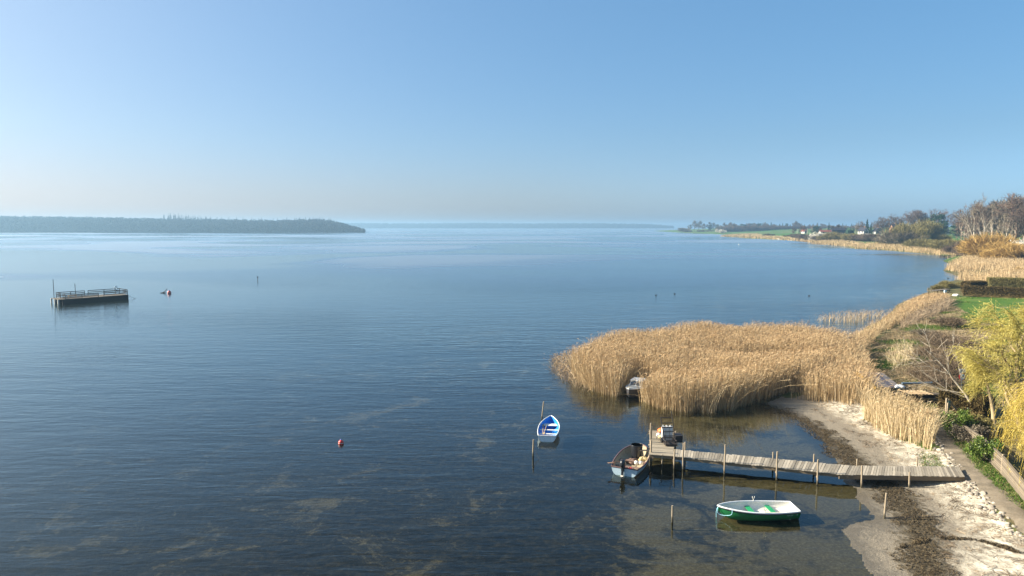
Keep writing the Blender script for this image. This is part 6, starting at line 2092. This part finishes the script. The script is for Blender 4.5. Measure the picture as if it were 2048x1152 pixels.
# broken reed litter on the dry sand, and wrack clumps in the dark belt
def litter(name, label, P, ln, width, mat, rise=0.05):
    n = len(P); a = RNG.uniform(0, math.pi, n); l = ln * RNG.uniform(0.4, 1.6, n)
    d = np.stack([np.cos(a), np.sin(a)], 1) * l[:, None] / 2
    A_, B_ = P - d, P + d
    za, zm, zb = height(A_), height(P), height(B_)
    up = rise * RNG.random((n, 3))
    S_ = np.stack([np.concatenate([A_, (za + up[:, 0])[:, None]], 1), np.concatenate([P + RNG.normal(0, 0.04, P.shape), (zm + up[:, 1] + 0.02)[:, None]], 1), np.concatenate([B_, (zb + up[:, 2])[:, None]], 1)], 1)
    fac = np.tile([0, 0, 1.0], (n, 1)) + RNG.normal(0, 0.5, (n, 3))
    V, Q = strip_mesh(S_, np.tile([width, width, width * 0.6], (n, 1)), fac)
    return tag(link(name, mesh_np(name, V, Q), mat), label, None, None, 'stuff')
BP = scatter(BEACH, 42)
sdB = shore_dist(BP); wdB = dist_polyline(BP, WRACK)
pat = vnoise(BP, 0.9, 97, 3)
litter('reed_litter', 'broken reed stems scattered over the sand', BP[(sdB > 2.5) & (pat > 0.60) & (wdB > 0.8)], 0.35, 0.022, T_THICK, 0.06)
litter('pale_reed_litter', 'pale washed up straw at the foot of the reeds', BP[(sdB > 3.5) & (pat < 0.36)], 0.30, 0.02, REED_GREY, 0.05)
WP = scatter(BEACH, 240)
wd_ = dist_polyline(WP, WRACK) + 2.6 * (vnoise(WP, 1.3, 98, 3) - 0.5)
litter('seaweed', 'dark seaweed washed up in a belt along the water edge', WP[wd_ < 0.85], 0.085, 0.022, L_WRACK_SHADE, 0.05)

RIDGE = [G(x, y)[:2] for x, y in [(1800, 1096), (1850, 1080), (1900, 1077), (1945, 1080), (1995, 1092), (2060, 1112)]]  # low eroded bank with its shadow, put in as dark strips
RP = scatter([G(1790, 1060)[:2], G(2080, 1075)[:2], G(2080, 1140)[:2], G(1780, 1125)[:2]], 700)
rd_ = dist_polyline(RP, RIDGE) + 0.55 * (vnoise(RP, 1.3, 99, 3) - 0.45)
litter('bank_shadow_line', 'thin dark strips standing for a low bank and its shadow on the lower beach', RP[rd_ < 0.07], 0.12, 0.025, L_WRACK_SHADE, 0.10)

# ------------------------------------------------------------------ small bathing jetty and life buoy post by the olive bushes
jp0 = spot(1868, 150); jp1 = spot(1895, 154)
sj = thing('bathing_jetty', 'small pale bathing jetty ending beside the olive bush', 'jetty', (0, 0, 0))
q = MB(); q.bar((jp0[0] - 1.0, jp0[1], 0.75), (jp1[0], jp1[1], 0.8), 1.4, 0.09); q.build('deck', [W_BOARD], sj)
for k in range(4):
    f = k / 3
    for o_ in (-0.6, 0.6):
        q = MB(); x, y = jp0[0] - 1 + (jp1[0] - jp0[0] + 1) * f, jp0[1] + (jp1[1] - jp0[1]) * f + o_
        q.tube([(x, y, -1.2), (x, y, 1.5 if k == 0 else 0.75)], 0.09, 8); q.build('post', [W_BOARD], sj)
lbp = spot(1889.5, 134)
lb = thing('life_buoy_post', 'grey post with pale blue life buoy box at the edge of the lawn', 'life buoy', (lbp[0], lbp[1], lbp[2]))
q = MB(); q.box((0, 0, 0.75), (0.16, 0.16, 1.6)); q.build('post', [P_METAL], lb)
q = MB(); q.box((0, 0, 1.75), (0.42, 0.36, 0.46), 0, 0, 0.9); q.build('buoy_box', [P_PALEBL], lb)
q = MB(); q.box((-0.45, -0.05, 0.55), (0.34, 0.12, 1.1)); q.build('notice_board', [P_METAL], lb)
sack('cushion', 'small white cushion on the grass by the olive bushes', 'cushion', tuple(spot(1912, 141) + np.array([0, 0, 0.05])), 0.5, P_FLOAT, 6, 0.6)
fp = spot(1866, 338)
fj = thing('far_jetty', 'dark low jetty by the far inlet among reeds', 'jetty', (0, 0, 0))
q = MB(); q.bar((fp[0] - 1, fp[1] - 6, 0.5), (fp[0] + 13, fp[1] - 2, 0.6), 1.2, 0.25); q.build('deck', [W_DARK], fj)
for k in range(5):
    q = MB(); q.tube([(fp[0] + 2.6 * k, fp[1] - 5.5 + 0.8 * k, -0.8), (fp[0] + 2.6 * k, fp[1] - 5.5 + 0.8 * k, 1.0 + 0.3 * (k % 2))], 0.14, 7); q.build('post', [W_DARK], fj)

# ------------------------------------------------------------------ far houses
H_WHITE = paint('house_white', (0.50, 0.49, 0.46), 0.8, 0.2, 0.1)
H_BRICK = paint('house_brick', (0.30, 0.17, 0.11), 0.9, 0.2, 0.2)
H_ROOFD = plain('dark_roof', (0.035, 0.035, 0.045), 0.8, 0.2)
H_ROOFR = plain('red_roof', (0.20, 0.065, 0.045), 0.8, 0.2)
H_GLASS = paint('window_glass', (0.04, 0.05, 0.06), 0.1, 0.6, 0.0)
def house(label, px, D, w, d, h, rh, rz, wall, roof, base_py=None, chim=1):
    p = spot(px, D)
    if base_py is not None: p[2] = max(p[2], CAM_H + ray(px, base_py)[2] * (p[1] / ray(px, base_py)[1]))
    t = thing('house', label, 'house', (p[0], p[1], p[2] - 0.3), rz)
    q = MB()
    vs = [(-w / 2, -d / 2, -1), (w / 2, -d / 2, -1), (w / 2, d / 2, -1), (-w / 2, d / 2, -1), (-w / 2, -d / 2, h), (w / 2, -d / 2, h), (w / 2, d / 2, h), (-w / 2, d / 2, h), (0, -d / 2, h + rh), (0, d / 2, h + rh)]
    q.add(vs, [(0, 1, 5, 8, 4), (3, 7, 9, 6, 2), (0, 4, 7, 3), (1, 2, 6, 5), (0, 3, 2, 1)])
    q.build('wall', [wall], t)
    q = MB(); o = 0.5
    for sx in (-1, 1):
        a = Vector((0, 0, h + rh + 0.1)); e = Vector((sx * (w / 2 + o), 0, h - rh * o / (w / 2) + 0.1))
        n_ = Vector((-(e.z - a.z) * sx, 0, abs(e.x - a.x))).normalized() * 0.18
        if n_.z < 0: n_ = -n_
        c0 = [(a.x, -d / 2 - o, a.z), (e.x, -d / 2 - o, e.z), (e.x, d / 2 + o, e.z), (a.x, d / 2 + o, a.z)]
        c1 = [(x, y, z + 0.2) for x, y, z in c0]
        q.add(c0 + c1, [(0, 1, 2, 3), (7, 6, 5, 4), (0, 4, 5, 1), (1, 5, 6, 2), (2, 6, 7, 3), (3, 7, 4, 0)])
    rf_ = q.build('roof', [roof], t)
    for k in range(chim):
        q = MB(); q.box((0.2, -d * 0.2 + k * d * 0.4, h + rh + 0.5), (0.7, 0.7, 1.6)); q.build('chimney', [H_BRICK], rf_)
    for k, (x, z) in enumerate(((-w * 0.22, h * 0.5), (w * 0.22, h * 0.5), (0, h + rh * 0.25))):
        q = MB(); q.box((x, -d / 2 - 0.02, z), (w * 0.16, 0.08, 1.2)); q.build('window', [H_GLASS], t)
    for sx in (-1, 1):
        for y in (-d * 0.25, d * 0.25):
            q = MB(); q.box((sx * (w / 2 + 0.02), y, h * 0.5), (0.08, 1.2, 1.2)); q.build('window', [H_GLASS], t)
    q = MB(); q.box((0, -d / 2 - 0.03, 0.9), (1.0, 0.1, 2.1)); q.build('door', [H_ROOFD], t)
    return t
house('white gabled house with dark roof beside the dark spruces', 1726, 640, 5.5, 8, 2.4, 3.0, rad(12), H_WHITE, H_ROOFD, 466)
house('white gabled house among bare trees right of the spruces', 1754, 655, 6, 8, 1.8, 2.9, rad(-8), H_WHITE, H_ROOFD, 465)
house('brick house with two chimneys behind the olive bush', 1794, 560, 13, 9, 4.4, 4.2, rad(78), H_BRICK, H_ROOFD, 469, 2)
house('long low pale house under the dark pine', 1870, 640, 7, 22, 2.2, 1.8, rad(84), H_WHITE, H_ROOFD, 466, 0)
house('red roofed house left of the tall narrow spruce', 1650, 760, 6, 11, 1.6, 1.8, rad(80), H_WHITE, H_ROOFR, 466)
house('small white house half hidden in the brown thicket', 1608, 860, 4.5, 6, 2.0, 1.8, rad(20), H_WHITE, H_ROOFR, 465, 0)
house('dark wooden house right of the tall narrow spruce', 1677, 780, 6, 16, 2.6, 2.0, rad(84), H_ROOFD, H_ROOFD, 464, 0)
for px, w_, lab in ((1527, 7, 'white caravan behind the far field, larger of the pair'), (1532.5, 5, 'white caravan behind the far field, smaller of the pair'), (1546, 6, 'white caravan standing alone behind the far field'), (1496, 12, 'pale turquoise shed at the left end behind the far field'), (1483, 14, 'low grey shed left of the turquoise one behind the far field')):
    house(lab, px, 1420, 4, w_, 2.6, 0.9, rad(88), H_WHITE if px > 1500 else (P_PALEBL if px > 1490 else P_GREYG), H_WHITE if px > 1500 else P_PALEBL, 457.6, 0)
p = spot(1699, 640)
hedge('dark square clipped evergreen standing among low shrubs', p + np.array([-3.2, 0, 0]), p + np.array([3.2, 0.5, 0]), 6.0, 11.0, L_CONIFER, 2500, None, 'clipped_evergreen')
for px, D, ty, lab in ((1594, 880, 459, 'pale mast among the brown thicket, the taller one'), (1614, 850, 457, 'pale mast right of the taller one in the thicket')):
    p = spot(px, D); h = top_h(px, ty, p)
    q = MB(); q.tube([(0, 0, -0.5), (0, 0, h)], [0.22, 0.14], 8); q.ball((0, 0, h), 0.2); o = q.build('mast', [P_FLOAT]); o.location = p; tag(o, lab, 'mast', 'masts in the thicket')
